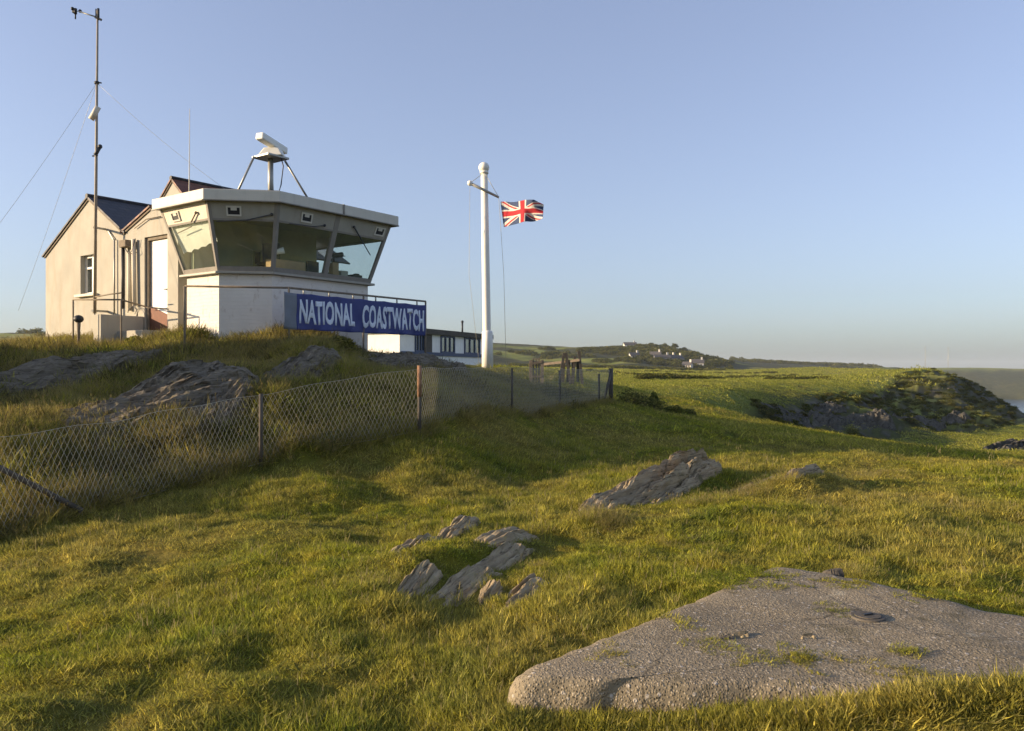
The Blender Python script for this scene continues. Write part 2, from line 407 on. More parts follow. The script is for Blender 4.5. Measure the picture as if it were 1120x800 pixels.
CP = [  # (px, py, forward distance): where the ground is seen
 # lawn
 (560,800,3.6),(0,800,3.7),(1120,800,3.45),(280,810,3.6),(840,800,3.5),(0,700,5.3),(0,640,6.7),(280,650,6.1),(280,560,9.2),(560,650,6),(560,560,9.3),
 (560,510,13.6),(400,520,11.9),(130,590,8.4),(700,525,12),(640,560,9.4),(760,510,13.6),(900,505,14.2),(1120,508,14.3),(1120,560,9.3),(1120,668,5.4),
 (840,600,7.3),(900,545,10.2),(1250,560,9.5),(1250,700,5),(430,600,7.5),(-200,700,5.4),(-200,620,7.4),
 # along the fence
 (0,590,8.6),(130,552,10),(200,533,10.8),(286,507,11.8),(380,487,12.7),(459,472,13.6),(560,457,17.6),(668,441,25.5),(-150,620,7.6),
 # shaded lawn beyond, falling to the valley
 (560,468,16),(620,455,20),(700,478,18.6),(800,492,16.5),(900,487,19),(1000,495,18.5),(1120,506,18),(1120,505,28),(1000,492,30),(850,470,30),(760,456,33),(700,447,29),
 (1000,489,48),(900,478,52),(1120,496,52),(820,462,50),(1200,490,60),(1100,482,75),
 # mound
 (0,500,9.9),(60,462,11.8),(0,446,13),(200,462,12.2),(160,428,13.8),(100,398,16.3),(0,392,16.5),(300,436,13.2),(300,402,15.5),(380,428,14.6),(400,397,17),(440,400,18.5),
 (500,418,18.5),(-150,388,16),(-150,470,11.5),(-400,415,14),(-700,440,14),
 # crest and building ground
 (50,374,21.5),(110,372,19.8),(0,380,19.5),(232,367,18.3),(300,366,17.9),(180,367,18.6),(365,366,18.6),(395,386,20),(440,390,23),(490,399,28),(533,403,36),(430,400,46),(533,405,57),
 (300,412,40),(100,402,40),(-200,390,40),(0,378,28),(200,372,26),(590,420,34),(620,412,45),
 # pasture
 (690,431,45),(760,440,46),(720,424,80),(800,433,70),(720,416,140),(640,409,140),(560,407,120),(860,418,140),(930,413,190),(860,409,300),(720,407,300),(560,404,200),
 (980,408,300),(640,404,330),
 # crag
 (800,449,66),(830,444,74),(880,434,95),(950,428,112),(965,423,132),(985,414,145),(1003,408,152),(1022,404,156),(1050,413,154),(1085,432,155),(1022,409.5,195),(985,411,205),(1003,410,230),(960,412,180),
 (830,462,66),(880,474,74),(960,478,82),(1050,472,98),(1115,462,120),(1000,452,112),(1150,470,150),(1200,480,180),
 # village hill and skyline
 (540,377,700),(640,381,700),(700,380,650),(745,383,640),(775,392,640),(600,396,480),(700,398,470),(760,401,480),(830,397,900),(905,400,1000),(965,405,1000),(870,403,600),(965,407,560),
 (560,400,420),(1000,407.5,620),(930,407.5,420),(880,406.5,450),(900,413,250),(930,412,285),(960,410,260),(880,412,220),(940,409,340),(930,405,640),(985,406,640),(880,401,800),(940,404,900),(820,399,720),(830,406,430),(760,404.5,450),(960,408,500),
 (400,370,600),(200,366,600),(0,365,560),(-200,368,560),(0,400,160),(300,409,140),(0,393,300),(300,404,260),(-300,398,250),
 # beyond the skyline, and the far headland over the water
 (560,400,2000),(800,405,2000),(300,400,2000),(0,400,2000),
 (1030,404.5,1270),(1060,404,1280),(1090,404.5,1280),(1120,405,1290),(1180,405.5,1290),(1240,406,1300),(1050,405,1450),(1120,405,1450),(1000,405.5,1500),(1120,407,1900),(1120,410,4000),(800,408,4500),
]
# (azimuth deg, radius, z relative to the eye)
CPZ = [(-60,2,-1.66),(0,1.5,-1.64),(60,2,-1.62),(180,2,-1.66),(120,3,-1.65),(-120,3,-1.7),(-60,6,-1.75),(60,6,-1.62),(180,8,-1.7),(120,10,-1.9),(-110,10,-1.8),(60,15,-2.2),(-75,14,-1.6),
 (60,60,-7),(90,60,-8),(90,20,-3),(180,40,-2.5),(-90,40,-1.5),(-60,40,-.5),(-120,60,-3),(-60,150,-1),(-90,150,-3),(180,150,-6),(130,150,-15),(90,150,-20),(60,150,-16),(45,150,-12),(42,60,-5.5),
 (-60,500,10),(-90,500,2),(-140,500,-5),(180,500,-20),
 (32,260,-30),(36,300,-52),(31,400,-58),(34,700,-60),(33,1000,-60),(28.6,420,-52),(29.5,700,-60),(29.5,1000,-58),(25.5,800,-6),(27.6,560,-30),(40,1000,-60),(50,500,-60),(70,500,-60),(100,600,-60),(140,600,-55),(70,2000,-60),(110,2000,-60),(160,2000,-60),(40,400,-58),(31,1180,-57),(36,1180,-57),(28.5,1180,-50),(44,1200,-60),(52,1500,-60),
 (-60,2000,0),(-120,2000,-10),(180,4500,-60),(90,4500,-60),(-90,4500,-10),(-40,4500,-4),(27,1000,-12)]
def _feat(x, y):
    r = np.hypot(x, y); a = np.arctan2(x, y); s = 2.4
    return np.stack([np.sin(a)*s, np.cos(a)*s, np.log(np.maximum(r, .8))], -1)
def _phi(r): return np.where(r > 1e-9, r*r*np.log(np.maximum(r, 1e-9)), 0)
_cx = np.array([(px-560)/F*d for px, py, d in CP] + [r*math.sin(R(a)) for a, r, z in CPZ])
_cy = np.array([d for px, py, d in CP] + [r*math.cos(R(a)) for a, r, z in CPZ])
_cz = np.array([(HY-py)/F*d for px, py, d in CP] + [z for a, r, z in CPZ])
# large heights far away and decimetres near: fit z compressed by distance
_cs = _cz/np.maximum(np.hypot(_cx, _cy), 1.5)**.75
_fp = _feat(_cx, _cy); _n = len(_cx)
_A = _phi(np.linalg.norm(_fp[:, None]-_fp[None], axis=-1)) + np.eye(_n)*.0006
_Pm = np.concatenate([np.ones((_n, 1)), _fp], 1)
_K = np.block([[_A, _Pm], [_Pm.T, np.zeros((4, 4))]])
_W = np.linalg.lstsq(_K, np.concatenate([_cs, np.zeros(4)]), rcond=None)[0]
def hbase(x, y):
    x = np.atleast_1d(np.asarray(x, float)).ravel(); y = np.atleast_1d(np.asarray(y, float)).ravel()
    out = np.empty(len(x))
    for i in range(0, len(x), 20000):
        f = _feat(x[i:i+20000], y[i:i+20000])
        d2 = np.maximum((f**2).sum(1)[:, None] + (_fp**2).sum(1)[None] - 2*f @ _fp.T, 1e-18)
        ph = .5*d2*np.log(d2)
        out[i:i+20000] = ph @ _W[:_n] + _W[_n] + f @ _W[_n+1:]
    return out*np.maximum(np.hypot(x, y), 1.5)**.75

FENCE = [P(-120,0,7.7), P(0,0,8.6), P(88,0,9.45), P(130,0,10), P(200,0,10.8), P(286,0,11.8), P(380,0,12.7), P(459,0,13.6), P(560,0,17.6), P(668,0,25.5)]
_fx = np.array([p.x for p in FENCE]); _fy = np.array([p.y for p in FENCE])
def behind_fence(x, y):
    """signed: >0 on the building side of the fence line (metres, roughly)"""
    yy = np.interp(x, _fx, _fy, left=7.0, right=1e3)
    return np.where(x < 3.06, (y-yy)*.62, -50.)

def crag_mask(x, y):
    """rocky scarp between its brow and its foot"""
    px = 560+F*x/np.maximum(y, 1.)
    brow = np.interp(px, [790, 830, 880, 950, 985, 1022, 1050, 1085, 1130], [62, 73, 92, 109, 150, 172, 172, 172, 172])
    foot = np.interp(px, [800, 830, 880, 960, 1050, 1115, 1200], [58, 65, 73, 81, 97, 118, 150])
    return sstep(4, -3, y-brow)*sstep(-4, 2, y-foot)*sstep(800, 822, px)*sstep(1160, 1120, px)*(y > 20)
SLAB = [(-.10, 3.82), (1.90, 6.12), (2.35, 5.75), (4.9, 2.9), (2.75, 3.45), (1.9, 3.62)]
def in_poly(x, y, poly):
    ins = np.zeros(len(x), bool); n = len(poly)
    for i in range(n):
        x0, y0 = poly[i]; x1, y1 = poly[(i+1) % n]
        c = ((y0 > y) != (y1 > y)) & (x < (x1-x0)*(y-y0)/((y1-y0) if y1 != y0 else 1e-9)+x0)
        ins ^= c
    return ins

BUMPS = [(2.1, 3.42, -8, 1.1, .24, .14), (-.42, 7.0, 62, 1.15, .55, .17), (3.75, 10.6, 40, .8, .5, .20), (1.9, 10.9, 48, 1.5, .6, .10), (-17.5, 13.3, 0, 4.0, 3.0, 6.4), (-2.2, 6.6, 40, .9, .5, .08), (2.0, 8.6, 30, .7, .4, .10), (.9, 8.4, 50, .5, .4, .08)]  # the tallest is an unseen hillock, added out of view to shade the lawn
def ground_z(x, y):
    x = np.atleast_1d(np.asarray(x, float)).ravel(); y = np.atleast_1d(np.asarray(y, float)).ravel()
    r = np.hypot(x, y)
    z = hbase(x, y)
    for cx, cy, an_, sl, sw, am in BUMPS:
        u = (x-cx)*math.cos(R(an_))+(y-cy)*math.sin(R(an_)); v = -(x-cx)*math.sin(R(an_))+(y-cy)*math.cos(R(an_))
        k_ = 2 if am < 2 else 4
        z = z + am*np.exp(-np.abs(u/sl)**k_-np.abs(v/np.where(v < 0, sw*.5, sw))**k_)
    near = sstep(45, 20, r)
    z = z + near*(.065*fbm(x, y, .75, 3, 3) + .036*fbm(x, y, 2.2, 5, 3))
    bf = behind_fence(x, y); md = sstep(.3, 2.0, bf)*sstep(30, 22, r)
    z = z - md*.16 + md*(.14*fbm(x, y, .55, 11, 4))
    mid = sstep(25, 60, r)*sstep(900, 400, r)
    z = z + mid*np.minimum(r/150, 1)*(.20*fbm(x, y, .06, 21, 4) + .06*fbm(x, y, .35, 23, 3))
    cm = crag_mask(x, y)
    rg = 1-np.abs(fbm(x, y, .075, 31, 5, .55)); z = z + cm*(2.0*(rg-.95) + .4*fbm(x, y, .4, 37, 4))
    hill = sstep(380, 520, r)*sstep(1900, 900, r)
    z = z + hill*(1.2*fbm(x, y, .012, 41, 5) + .6*fbm(x, y, .06, 43, 3))
    hd = sstep(1150, 1220, r)*sstep(20, 25, np.degrees(np.arctan2(x, y)))*sstep(1420, 1300, r)
    z = z + hd*9*(fbm(x, y, .012, 51, 5))
    return z + EYE

def build_ground():
    az = np.concatenate([np.arange(-180, -46, 3.0), np.arange(-46, -37, .6), np.arange(-37, 37, .16), np.arange(37, 46, .6), np.arange(46, 180, 3.0)])
    az = np.radians(az); na = len(az)
    rr = np.concatenate([[.6, 1.0, 1.6, 2.2], np.geomspace(2.6, 36, 300), np.geomspace(36.7, 5200, 300)]); nr = len(rr)
    A, Q = np.meshgrid(az, rr); X = (Q*np.sin(A)).ravel(); Y = (Q*np.cos(A)).ravel()
    Z = ground_z(X, Y)
    Z = Z - .10*in_poly(X, Y, SLAB)
    co = np.stack([X, Y, Z], 1); co = np.vstack([co, [[0, 0, EYE-1.66]]])
    i, j = np.meshgrid(np.arange(nr-1), np.arange(na), indexing='ij'); j2 = (j+1) % na
    quads = np.stack([i*na+j, i*na+j2, (i+1)*na+j2, (i+1)*na+j], -1).reshape(-1, 4)
    cen = nr*na; tris = np.stack([np.full(na, cen), (np.arange(na)+1) % na, np.arange(na)], -1)
    me = bpy.data.meshes.new('ground'); nv = len(co); nq = len(quads); nt_ = len(tris)
    me.vertices.add(nv); me.vertices.foreach_set('co', co.ravel())
    me.loops.add(nq*4+nt_*3); me.loops.foreach_set('vertex_index', np.concatenate([quads.ravel(), tris.ravel()]))
    me.polygons.add(nq+nt_)
    me.polygons.foreach_set('loop_start', np.concatenate([np.arange(nq)*4, nq*4+np.arange(nt_)*3]))
    me.polygons.foreach_set('use_smooth', np.ones(nq+nt_, bool))
    me.update(calc_edges=True); me.validate()
    if me.polygons[nq//2].normal.z < 0: me.flip_normals()
    # masks: R rock, G pasture, B scrub
    X = co[:, 0]; Y = co[:, 1]; r = np.hypot(X, Y); a = np.degrees(np.arctan2(X, Y))
    nrm = np.empty(nv*3); me.vertices.foreach_get('normal', nrm); nz = np.abs(nrm.reshape(-1, 3)[:, 2])
    n1 = fbm(X, Y, .08, 61, 5, .6); n2 = fbm(X, Y, .014, 63, 5, .6); n3 = fbm(X, Y, .5, 65, 4, .6)
    field = sstep(28, 50, r)
    cm = crag_mask(X, Y)
    scrub = np.maximum(cm*sstep(.99, .96, nz)*.95, cm*sstep(.2, .6, n1)*.35)
    scrub = np.maximum(scrub, sstep(55, 75, r)*sstep(330, 250, r)*sstep(.22, .5, n1+.5*n2)*.8)
    hill = sstep(370, 450, r)*sstep(1140, 1000, r)*(a < 26)
    scrub = np.maximum(scrub, hill*sstep(-.55, -.1, n2))
    head = sstep(1150, 1180, r)*sstep(1.01, .97, nz)
    scrub = np.maximum(scrub, sstep(1150, 1180, r)*sstep(.9985, .985, nz)*.95)
    bf = behind_fence(X, Y); md = sstep(.2, 1.5, bf)*sstep(36, 26, r)
    scrub = np.maximum(scrub, md*.65)
    rock = cm*sstep(.0, .3, n3+.5*n1)*sstep(.97, .90, nz)*.9
    rock = np.maximum(rock, head*sstep(.05, .5, fbm(X, Y, .012, 67, 4))*.5*sstep(.97, .9, nz))
    rgba = np.stack([rock, field, scrub, np.ones(nv)], 1).astype(np.float32)
    at = me.color_attributes.new('mask', 'FLOAT_COLOR', 'POINT'); at.data.foreach_set('color', rgba.ravel())
    me.materials.append(M_ground)
    o = bpy.data.objects.new('ground', me); link(o); tag(o, kind='structure')
    return o
build_ground()
def gz(x, y): return float(ground_z([x], [y])[0])
def on_ground(px, d, dz=0):
    x = (px-560)/F*d; return Vector((x, d, gz(x, d)+dz))

mb = MB(); n = 96
mb.face([Vector((5300*math.cos(2*math.pi*k/n), 5300*math.sin(2*math.pi*k/n), SEA)) for k in range(n)])
tag(mb.build('sea', M_sea), kind='structure')

# ------------------------------------------------------------------ plan of the lookout
def ray(px): return Vector(((px-560)/F, 1.0))
def dirv(a): return Vector((math.cos(R(a)), math.sin(R(a))))
def hit(p0, d, px):
    """point on the plan line p0 + t d seen at column px"""
    r = ray(px); den = d.x - r.x*d.y
    t = (r.x*p0.y - p0.x)/den
    return p0 + d*t
A1, A2, A3 = -36.0, 9.0, 54.0
V1 = Vector(((222-560)/F*18.5, 18.5))
V2 = hit(V1, dirv(A2), 306); V0 = hit(V1, dirv(A1), 166); V3 = hit(V2, dirv(A3), 436)
V4 = V0 + dirv(A3)*((V3-V0).dot(dirv(A3)))
ROOF = [V0, V1, V2, V3, V4]
def inset(poly, k):
    out = []; n = len(poly)
    for i in range(n):
        p0, p1, p2 = poly[i-1], poly[i], poly[(i+1) % n]
        d1 = (p1-p0).normalized(); d2 = (p2-p1).normalized()
        n1 = Vector((-d1.y, d1.x)); n2 = Vector((-d2.y, d2.x))
        q1 = p1+n1*k; den = d1.x*d2.y-d1.y*d2.x
        q2 = p1+n2*k; t = ((q2-q1).x*d2.y-(q2-q1).y*d2.x)/den
        out.append(q1+d1*t)
    return out
ZR = EYE+4.09; ZF = ZR-.245; ZGT = EYE+3.42; ZGB = EYE+2.40; ZS = EYE+2.29
HEAD = inset(ROOF, .13); SILL = inset(ROOF, .52)
def v3(p, z): return Vector((p.x, p.y, z))

tower = thing('lookout_tower', 'white brick coastwatch lookout with outward leaning wraparound windows and flat roof', 'lookout', v3(V1, EYE+.8))
WALLP = inset(SILL, .05)
MB().prism(WALLP, EYE-.6, ZS-.06).build('wall', M_brick, tower)
rf = MB().prism(ROOF, ZF, ZR).build('roof_fascia', M_fascia, tower, .012)
mb = MB(); mb.prism(inset(ROOF, .12), ZR, ZR+.03); mb.build('roof_deck', M_dark, tower)
# roof edge trim: a thin dark drip line and joint covers
mb = MB()
for a, b in zip(ROOF[:4], ROOF[1:]):
    mb.bar(v3(a, ZF-.012), v3(b, ZF-.012), .05, .022)
mb.build('drip_edge', M_frame, tower)
mid = V2.lerp(V3, .5); nn = Vector((dirv(A3).y, -dirv(A3).x))
mb = MB(); mb.box(v3(mid+nn*.004, (ZF+ZR)/2), (.05, .03, .25), R(A3)); mb.build('joint_cover', M_frame, tower)
# sill band
SB = inset(ROOF, .44)
MB().prism(SB, ZS-.055, ZS).build('sill', M_header, tower, .008)
MB().prism(inset(SILL, .02), ZS+.004, ZS+.02).build('floor', M_desk, tower)
MB().prism(inset(HEAD, .04), ZF-.1, ZF-.05).build('ceiling', M_ceil, tower)
# inner back wall (towards the house)
b4 = inset(SILL, .12)[4]; b0 = inset(SILL, .12)[0]
mb = MB(); mb.slab([v3(b4, ZS), v3(b0, ZS), v3(b0, ZF-.1), v3(b4, ZF-.1)], .1)
mb.build('inner_wall', M_inner, tower)

def facade(S0, S1, H0, H1):
    def q(u, v, off=0.0):
        a = v3(S0, ZS).lerp(v3(S1, ZS), u); b = v3(H0, ZF).lerp(v3(H1, ZF), u)
        p = a.lerp(b, v)
        n = (v3(S1, ZS)-v3(S0, ZS)).cross(v3(H0, ZF)-v3(S0, ZS)).normalized()
        return p + n*off
    return q
def wv(z): return (z-ZS)/(ZF-ZS)
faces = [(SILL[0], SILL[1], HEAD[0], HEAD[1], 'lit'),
         (SILL[1], SILL[2], HEAD[1], HEAD[2], ''),
         (SILL[2], SILL[2].lerp(SILL[3], .5), HEAD[2], HEAD[2].lerp(HEAD[3], .5), ''),
         (SILL[2].lerp(SILL[3], .5), SILL[3], HEAD[2].lerp(HEAD[3], .5), HEAD[3], ''),
         (SILL[3], SILL[4], HEAD[3], HEAD[4], 'side')]
vt, vb = wv(ZGT), wv(ZGB)
ventu = [.2, .26, .38, .72, None]
wip = [((.76, .86), (.62, .74), (.60, .68), (.22, .62)), ((.92, .83), (.55, .74), (.55, .74), (.1, .71)),
       ((.78, .80), (.60, .755), (.60, .755), (.2, .735)), ((.30, .86), (.48, .70), (.48, .70), (.78, .46)), None]
for k, (s0, s1, h0, h1, kind) in enumerate(faces):
    q = facade(s0, s1, h0, h1)
    w = (h1-h0).length; m = .075/w
    win = MB()
    # frame bars: two jambs, bottom rail, head rail
    win.slab([q(0, 0, .0), q(m, 0, .0), q(m, 1, .0), q(0, 1, .0)], .09)
    win.slab([q(1-m, 0, .0), q(1, 0, .0), q(1, 1, .0), q(1-m, 1, .0)], .09)
    win.slab([q(m, 0, -.004), q(1-m, 0, -.004), q(1-m, vb, -.004), q(m, vb, -.004)], .08)
    win.slab([q(m, vt, -.004), q(1-m, vt, -.004), q(1-m, vt+.03, -.004), q(m, vt+.03, -.004)], .08)
    wo = win.build('window', M_frame, tower)
    pm = MB(); pm.face([q(m*.9, vb-.01, -.03), q(1-m*.9, vb-.01, -.03), q(1-m*.9, vt+.01, -.03), q(m*.9, vt+.01, -.03)]); pm.build('pane', M_glass, wo)
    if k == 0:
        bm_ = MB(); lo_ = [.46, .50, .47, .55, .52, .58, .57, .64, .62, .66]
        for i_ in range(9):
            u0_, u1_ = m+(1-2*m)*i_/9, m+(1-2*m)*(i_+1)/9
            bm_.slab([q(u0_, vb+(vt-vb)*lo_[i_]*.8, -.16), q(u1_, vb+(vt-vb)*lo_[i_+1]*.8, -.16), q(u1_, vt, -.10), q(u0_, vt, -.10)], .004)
        bmesh.ops.remove_doubles(bm_.bm, verts=bm_.bm.verts[:], dist=.002); bm_.build('blind_or_reflection', M_white, wo)  # white ragged sheet standing in for sunlit ground reflected in this pane
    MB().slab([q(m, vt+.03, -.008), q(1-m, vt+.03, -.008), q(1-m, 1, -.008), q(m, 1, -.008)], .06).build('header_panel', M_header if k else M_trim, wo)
    if ventu[k] is not None:
        u0 = ventu[k]; du = .34/w; v0, v1 = .79, .935
        vm = MB(); fw = .035/w; fv = .024
        vm.slab([q(u0, v0, .02), q(u0+du, v0, .02), q(u0+du, v0+fv, .02), q(u0, v0+fv, .02)], .03)
        vm.slab([q(u0, v1-fv, .02), q(u0+du, v1-fv, .02), q(u0+du, v1, .02), q(u0, v1, .02)], .03)
        vm.slab([q(u0, v0+fv, .02), q(u0+fw, v0+fv, .02), q(u0+fw, v1-fv, .02), q(u0, v1-fv, .02)], .03)
        vm.slab([q(u0+du-fw, v0+fv, .02), q(u0+du, v0+fv, .02), q(u0+du, v1-fv, .02), q(u0+du-fw, v1-fv, .02)], .03)
        vm.slab([q(u0+du*.3, v1-fv-.04, .016), q(u0+du*.7, v1-fv-.04, .016), q(u0+du*.7, v1-fv, .016), q(u0+du*.3, v1-fv, .016)], .02)
        ve = vm.build('vent', M_fascia, wo)
        vm = MB(); vm.slab([q(u0+fw, v0+fv, .004), q(u0+du-fw, v0+fv, .004), q(u0+du-fw, v1-fv, .004), q(u0+fw, v1-fv, .004)], .01)
        vm.build('vent_grille', M_black, tower)
    if wip[k]:
        a, b, c, d = wip[k]
        wm = MB(); wm.bar(q(*a, .03), q(*b, .04), .028, .02); wm.bar(q(*c, .03), q(*d, .012), .02, .016); wm.ball(q(*a, .03), .035, n=8)
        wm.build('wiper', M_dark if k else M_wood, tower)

# things inside the lookout
dsk = inset(SILL, .10); dsk2 = inset(SILL, .55)
t = thing('desk', 'dark worktop running below the windows inside the lookout', 'desk', v3(dsk[2], ZS))
mb = MB()
for i in range(1, 4):
    if i == 3: break
    mb.hexa([v3(p, ZS+.06) for p in (dsk[i], dsk[i+1], dsk2[i+1], dsk2[i])], [v3(p, ZS+.09) for p in (dsk[i], dsk[i+1], dsk2[i+1], dsk2[i])])
mb.build('worktop', M_desk, t)
mb = MB(); mb.bar(v3(dsk2[1], ZS+.03), v3(dsk2[2], ZS+.03), .04, .06); mb.bar(v3(dsk2[2], ZS+.03), v3(dsk2[3], ZS+.03), .04, .06); mb.build('support', M_dark, t)
def inside(face, u, back):
    s0, s1 = faces[face][0], faces[face][1]; p = s0.lerp(s1, u); d = (s1-s0).normalized(); return p+Vector((-d.y, d.x))*back, math.atan2(d.y, d.x)
p, rz = inside(2, .40, .32); zt = ZS+.092
c = v3(p, zt)
mb = MB(); mb.box(c+Vector((0, 0, .13)), (.95, .3, .26), rz); tag(mb.build_at('cardboard_box', M_card, c, .01), 'long brown cardboard box on the desk behind the third window', 'box')
# task lamp
p, rz = inside(2, .10, .22); t = thing('desk_lamp', 'cream task lamp with bent head standing beside the cardboard box', 'lamp', v3(p, zt))
MB().tube([v3(p, zt), v3(p, zt+.02)], .09, 12).build('lamp_base', M_white, t)
MB().tube([v3(p, zt+.02), v3(p, zt+.3), v3(p+dirv(20)*.08, zt+.42)], .028, 8).build('lamp_arm', M_white, t)
mb = MB(); mb.tube([v3(p+dirv(20)*.04, zt+.40), v3(p+dirv(20)*.26, zt+.47)], [.05, .08], 10); mb.build('lamp_shade', M_white, t)
# big binoculars on a stand
p, rz = inside(3, .47, .5); t = thing('binoculars', 'large dark binoculars on a pillar stand behind the right-hand window', 'binoculars', v3(p, ZS+.02))
b = v3(p, ZS+.02); dv = Vector((math.cos(rz), math.sin(rz), 0)); nv_ = Vector((math.sin(rz), -math.cos(rz), 0))
MB().box(b+Vector((0, 0, .24)), (.20, .16, .48), rz).build('stand', M_card, t)
MB().tube([b+Vector((0, 0, .48)), b+Vector((0, 0, .64))], .03, 8).build('neck', M_black, t)
mb = MB()
for s in (-.07, .07):
    mb.tube([b+dv*-.18+nv_*s+Vector((0, 0, .66)), b+dv*.0+nv_*s+Vector((0, 0, .68)), b+dv*.22+nv_*s+Vector((0, 0, .71))], [.04, .05, .07], 10)
mb.bar(b+nv_*-.07+Vector((0, 0, .68)), b+nv_*.07+Vector((0, 0, .68)), .08, .05); mb.build('barrels', M_black, t)
mb = MB(); mb.bar(b+Vector((0, 0, .62)), b+dv*-.22+Vector((0, 0, .42)), .03); mb.bar(b+Vector((0, 0, .64)), b+dv*.4+Vector((0, 0, .70)), .02); mb.build('handle', M_black, t)
# screen and small equipment
p, rz = inside(2, .90, .28); t = thing('monitor', 'dark computer monitor standing on the desk right of the cardboard box', 'monitor', v3(p, zt))
MB().box(v3(p, zt+.2), (.38, .05, .26), rz, None).build('screen', M_black, t, .008)
mb = MB(); mb.box(v3(p, zt+.04), (.06, .05, .08), rz); mb.box(v3(p, zt+.008), (.22, .16, .016), rz); mb.build('monitor_stand', M_black, t)
p, rz = inside(3, .80, .26); mb = MB(); mb.box(v3(p, zt+.06), (.34, .2, .12), rz); mb.box(v3(p+dirv(A3)*.05, zt+.14), (.12, .12, .04), rz)
tag(mb.build_at('radio_set', M_black, v3(p, zt), .008), 'low black radio set on the desk by the right-hand window corner', 'radio')
p, rz = inside(1, .58, 1.9); t = thing('notice_frame', 'tall olive framed glazed panel at the back of the lookout room', 'panel', v3(p, ZS))
b = v3(p, ZS+.02); mb = MB()
for x in (-.2, 0, .2): mb.bar(b+Vector((x, 0, 0)), b+Vector((x, 0, .75)), .045)
for z in (0.02, .38, .73): mb.bar(b+Vector((-.2, 0, z)), b+Vector((.2, 0, z)), .045)
mb.build('frame', M_greenfr, t)
MB().box(b+Vector((0, .03, .37)), (.38, .01, .7)).build('backing', M_black, t)
p, rz = inside(1, .80, 1.2); t = thing('office_chair', 'dark swivel chair behind the second window from the left', 'chair', v3(p, ZS))
b = v3(p, ZS+.02)
MB().box(b+Vector((0, 0, .30)), (.48, .46, .08)).build('seat', M_black, t, .03)
MB().box(b+Vector((0, .2, .62)), (.44, .07, .5)).build('backrest', M_dark, t, .03)
mb = MB(); mb.tube([b, b+Vector((0, 0, .28))], .03)
for a in range(0, 360, 72): mb.bar(b+Vector((0, 0, .05)), b+Vector((.25*math.cos(R(a)), .25*math.sin(R(a)), .02)), .035)
mb.build('base', M_black, t)

# ------------------------------------------------------------------ radar on the roof
rc = P(296, 0, 19.9); rb = ZR+.03
ztop = EYE+(HY-173)/F*19.9
t = thing('radar_stand', 'grey steel frame with splayed legs and square platform on the flat roof', 'stand', (rc.x, rc.y, rb))
pz = Vector((rc.x, rc.y, ztop))
mb = MB(); mb.box(pz, (.62, .62, .05), R(A3)); mb.build('platform', M_steel, t, .006)
MB().tube([Vector((rc.x, rc.y, rb)), pz], .065, 10).build('post', M_steel, t)
for px, dd in ((257, 19.6), (342, 20.7), (299.5, 21.6)):
    f = P(px, 0, dd); f.z = rb
    top = pz + (Vector((f.x, f.y, pz.z))-pz).normalized()*.38
    MB().tube([f, top], .028, 8).build('leg', M_steel, t)
t = thing('radar', 'white rotating radar scanner mounted on the roof frame', 'radar', pz+Vector((0, 0, .026)))
z0 = pz.z+.026
mb = MB(); bs = Vector((rc.x+.04, rc.y, z0))
mb.hexa([bs+Vector((x, y, 0)) for x, y in ((-.3,-.2),(.3,-.2),(.3,.2),(-.3,.2))], [bs+Vector((x, y, .2)) for x, y in ((-.17,-.14),(.2,-.14),(.2,.14),(-.17,.14))])
mb.build('gearbox', M_radar, t, .03)
MB().tube([bs+Vector((0, 0, .2)), bs+Vector((-.02, 0, .3))], .08, 12).build('turntable', M_steel, t)
sc_c = P(297, 157, 19.9)
e0 = P(283.5, 148.5, 19.4); e1 = P(311, 166, 20.3)
mb = MB(); mb.bar(e0, e1, .22, .17); mb.build('scanner', M_radar, t, .03)
MB().tube([bs+Vector((.22, -.1, .04)), bs+Vector((.30, -.12, -.25)), bs+Vector((.24, -.1, -.7)), bs+Vector((.12, -.05, rb-z0))], .014, 6).build('cable', M_black, t)

# ------------------------------------------------------------------ gabled house
DV = 21.5; W = dirv(A1); B = dirv(A3); NF = Vector((-B.x, -B.y))     # along the gable wall, back, front normal
VAL = Vector(((136-560)/F*DV, DV))
def gp(px, off=0.0): return hit(VAL+NF*off, W, px)
def g3(px, py, off=0.0):
    p = gp(px, off); return Vector((p.x, p.y, EYE+(HY-py)/F*p.y))
house = thing('gabled_house', 'cream rendered house with two gables beside the lookout tower', 'house', v3(VAL, EYE+.7))
aL = g3(50, 280); aT = g3(97.5, 217); vY = g3(136, 254); bT = g3(166, 227)
tv = (Vector((bT.x, bT.y))-VAL).length
bR = v3(VAL+W*2.46, bT.z)
GZ = EYE+.2; LEN = 7.5
b3 = Vector((B.x, B.y, 0))
aLl = Vector((aL.x, aL.y, GZ)); vYl = Vector((vY.x, vY.y, GZ)); bRl = Vector((bR.x, bR.y, GZ))
def gable_block(pts, name, mt):
    mb = MB(); mb.hexa([p+b3*LEN for p in pts], pts); return mb.build(name, mt, house)
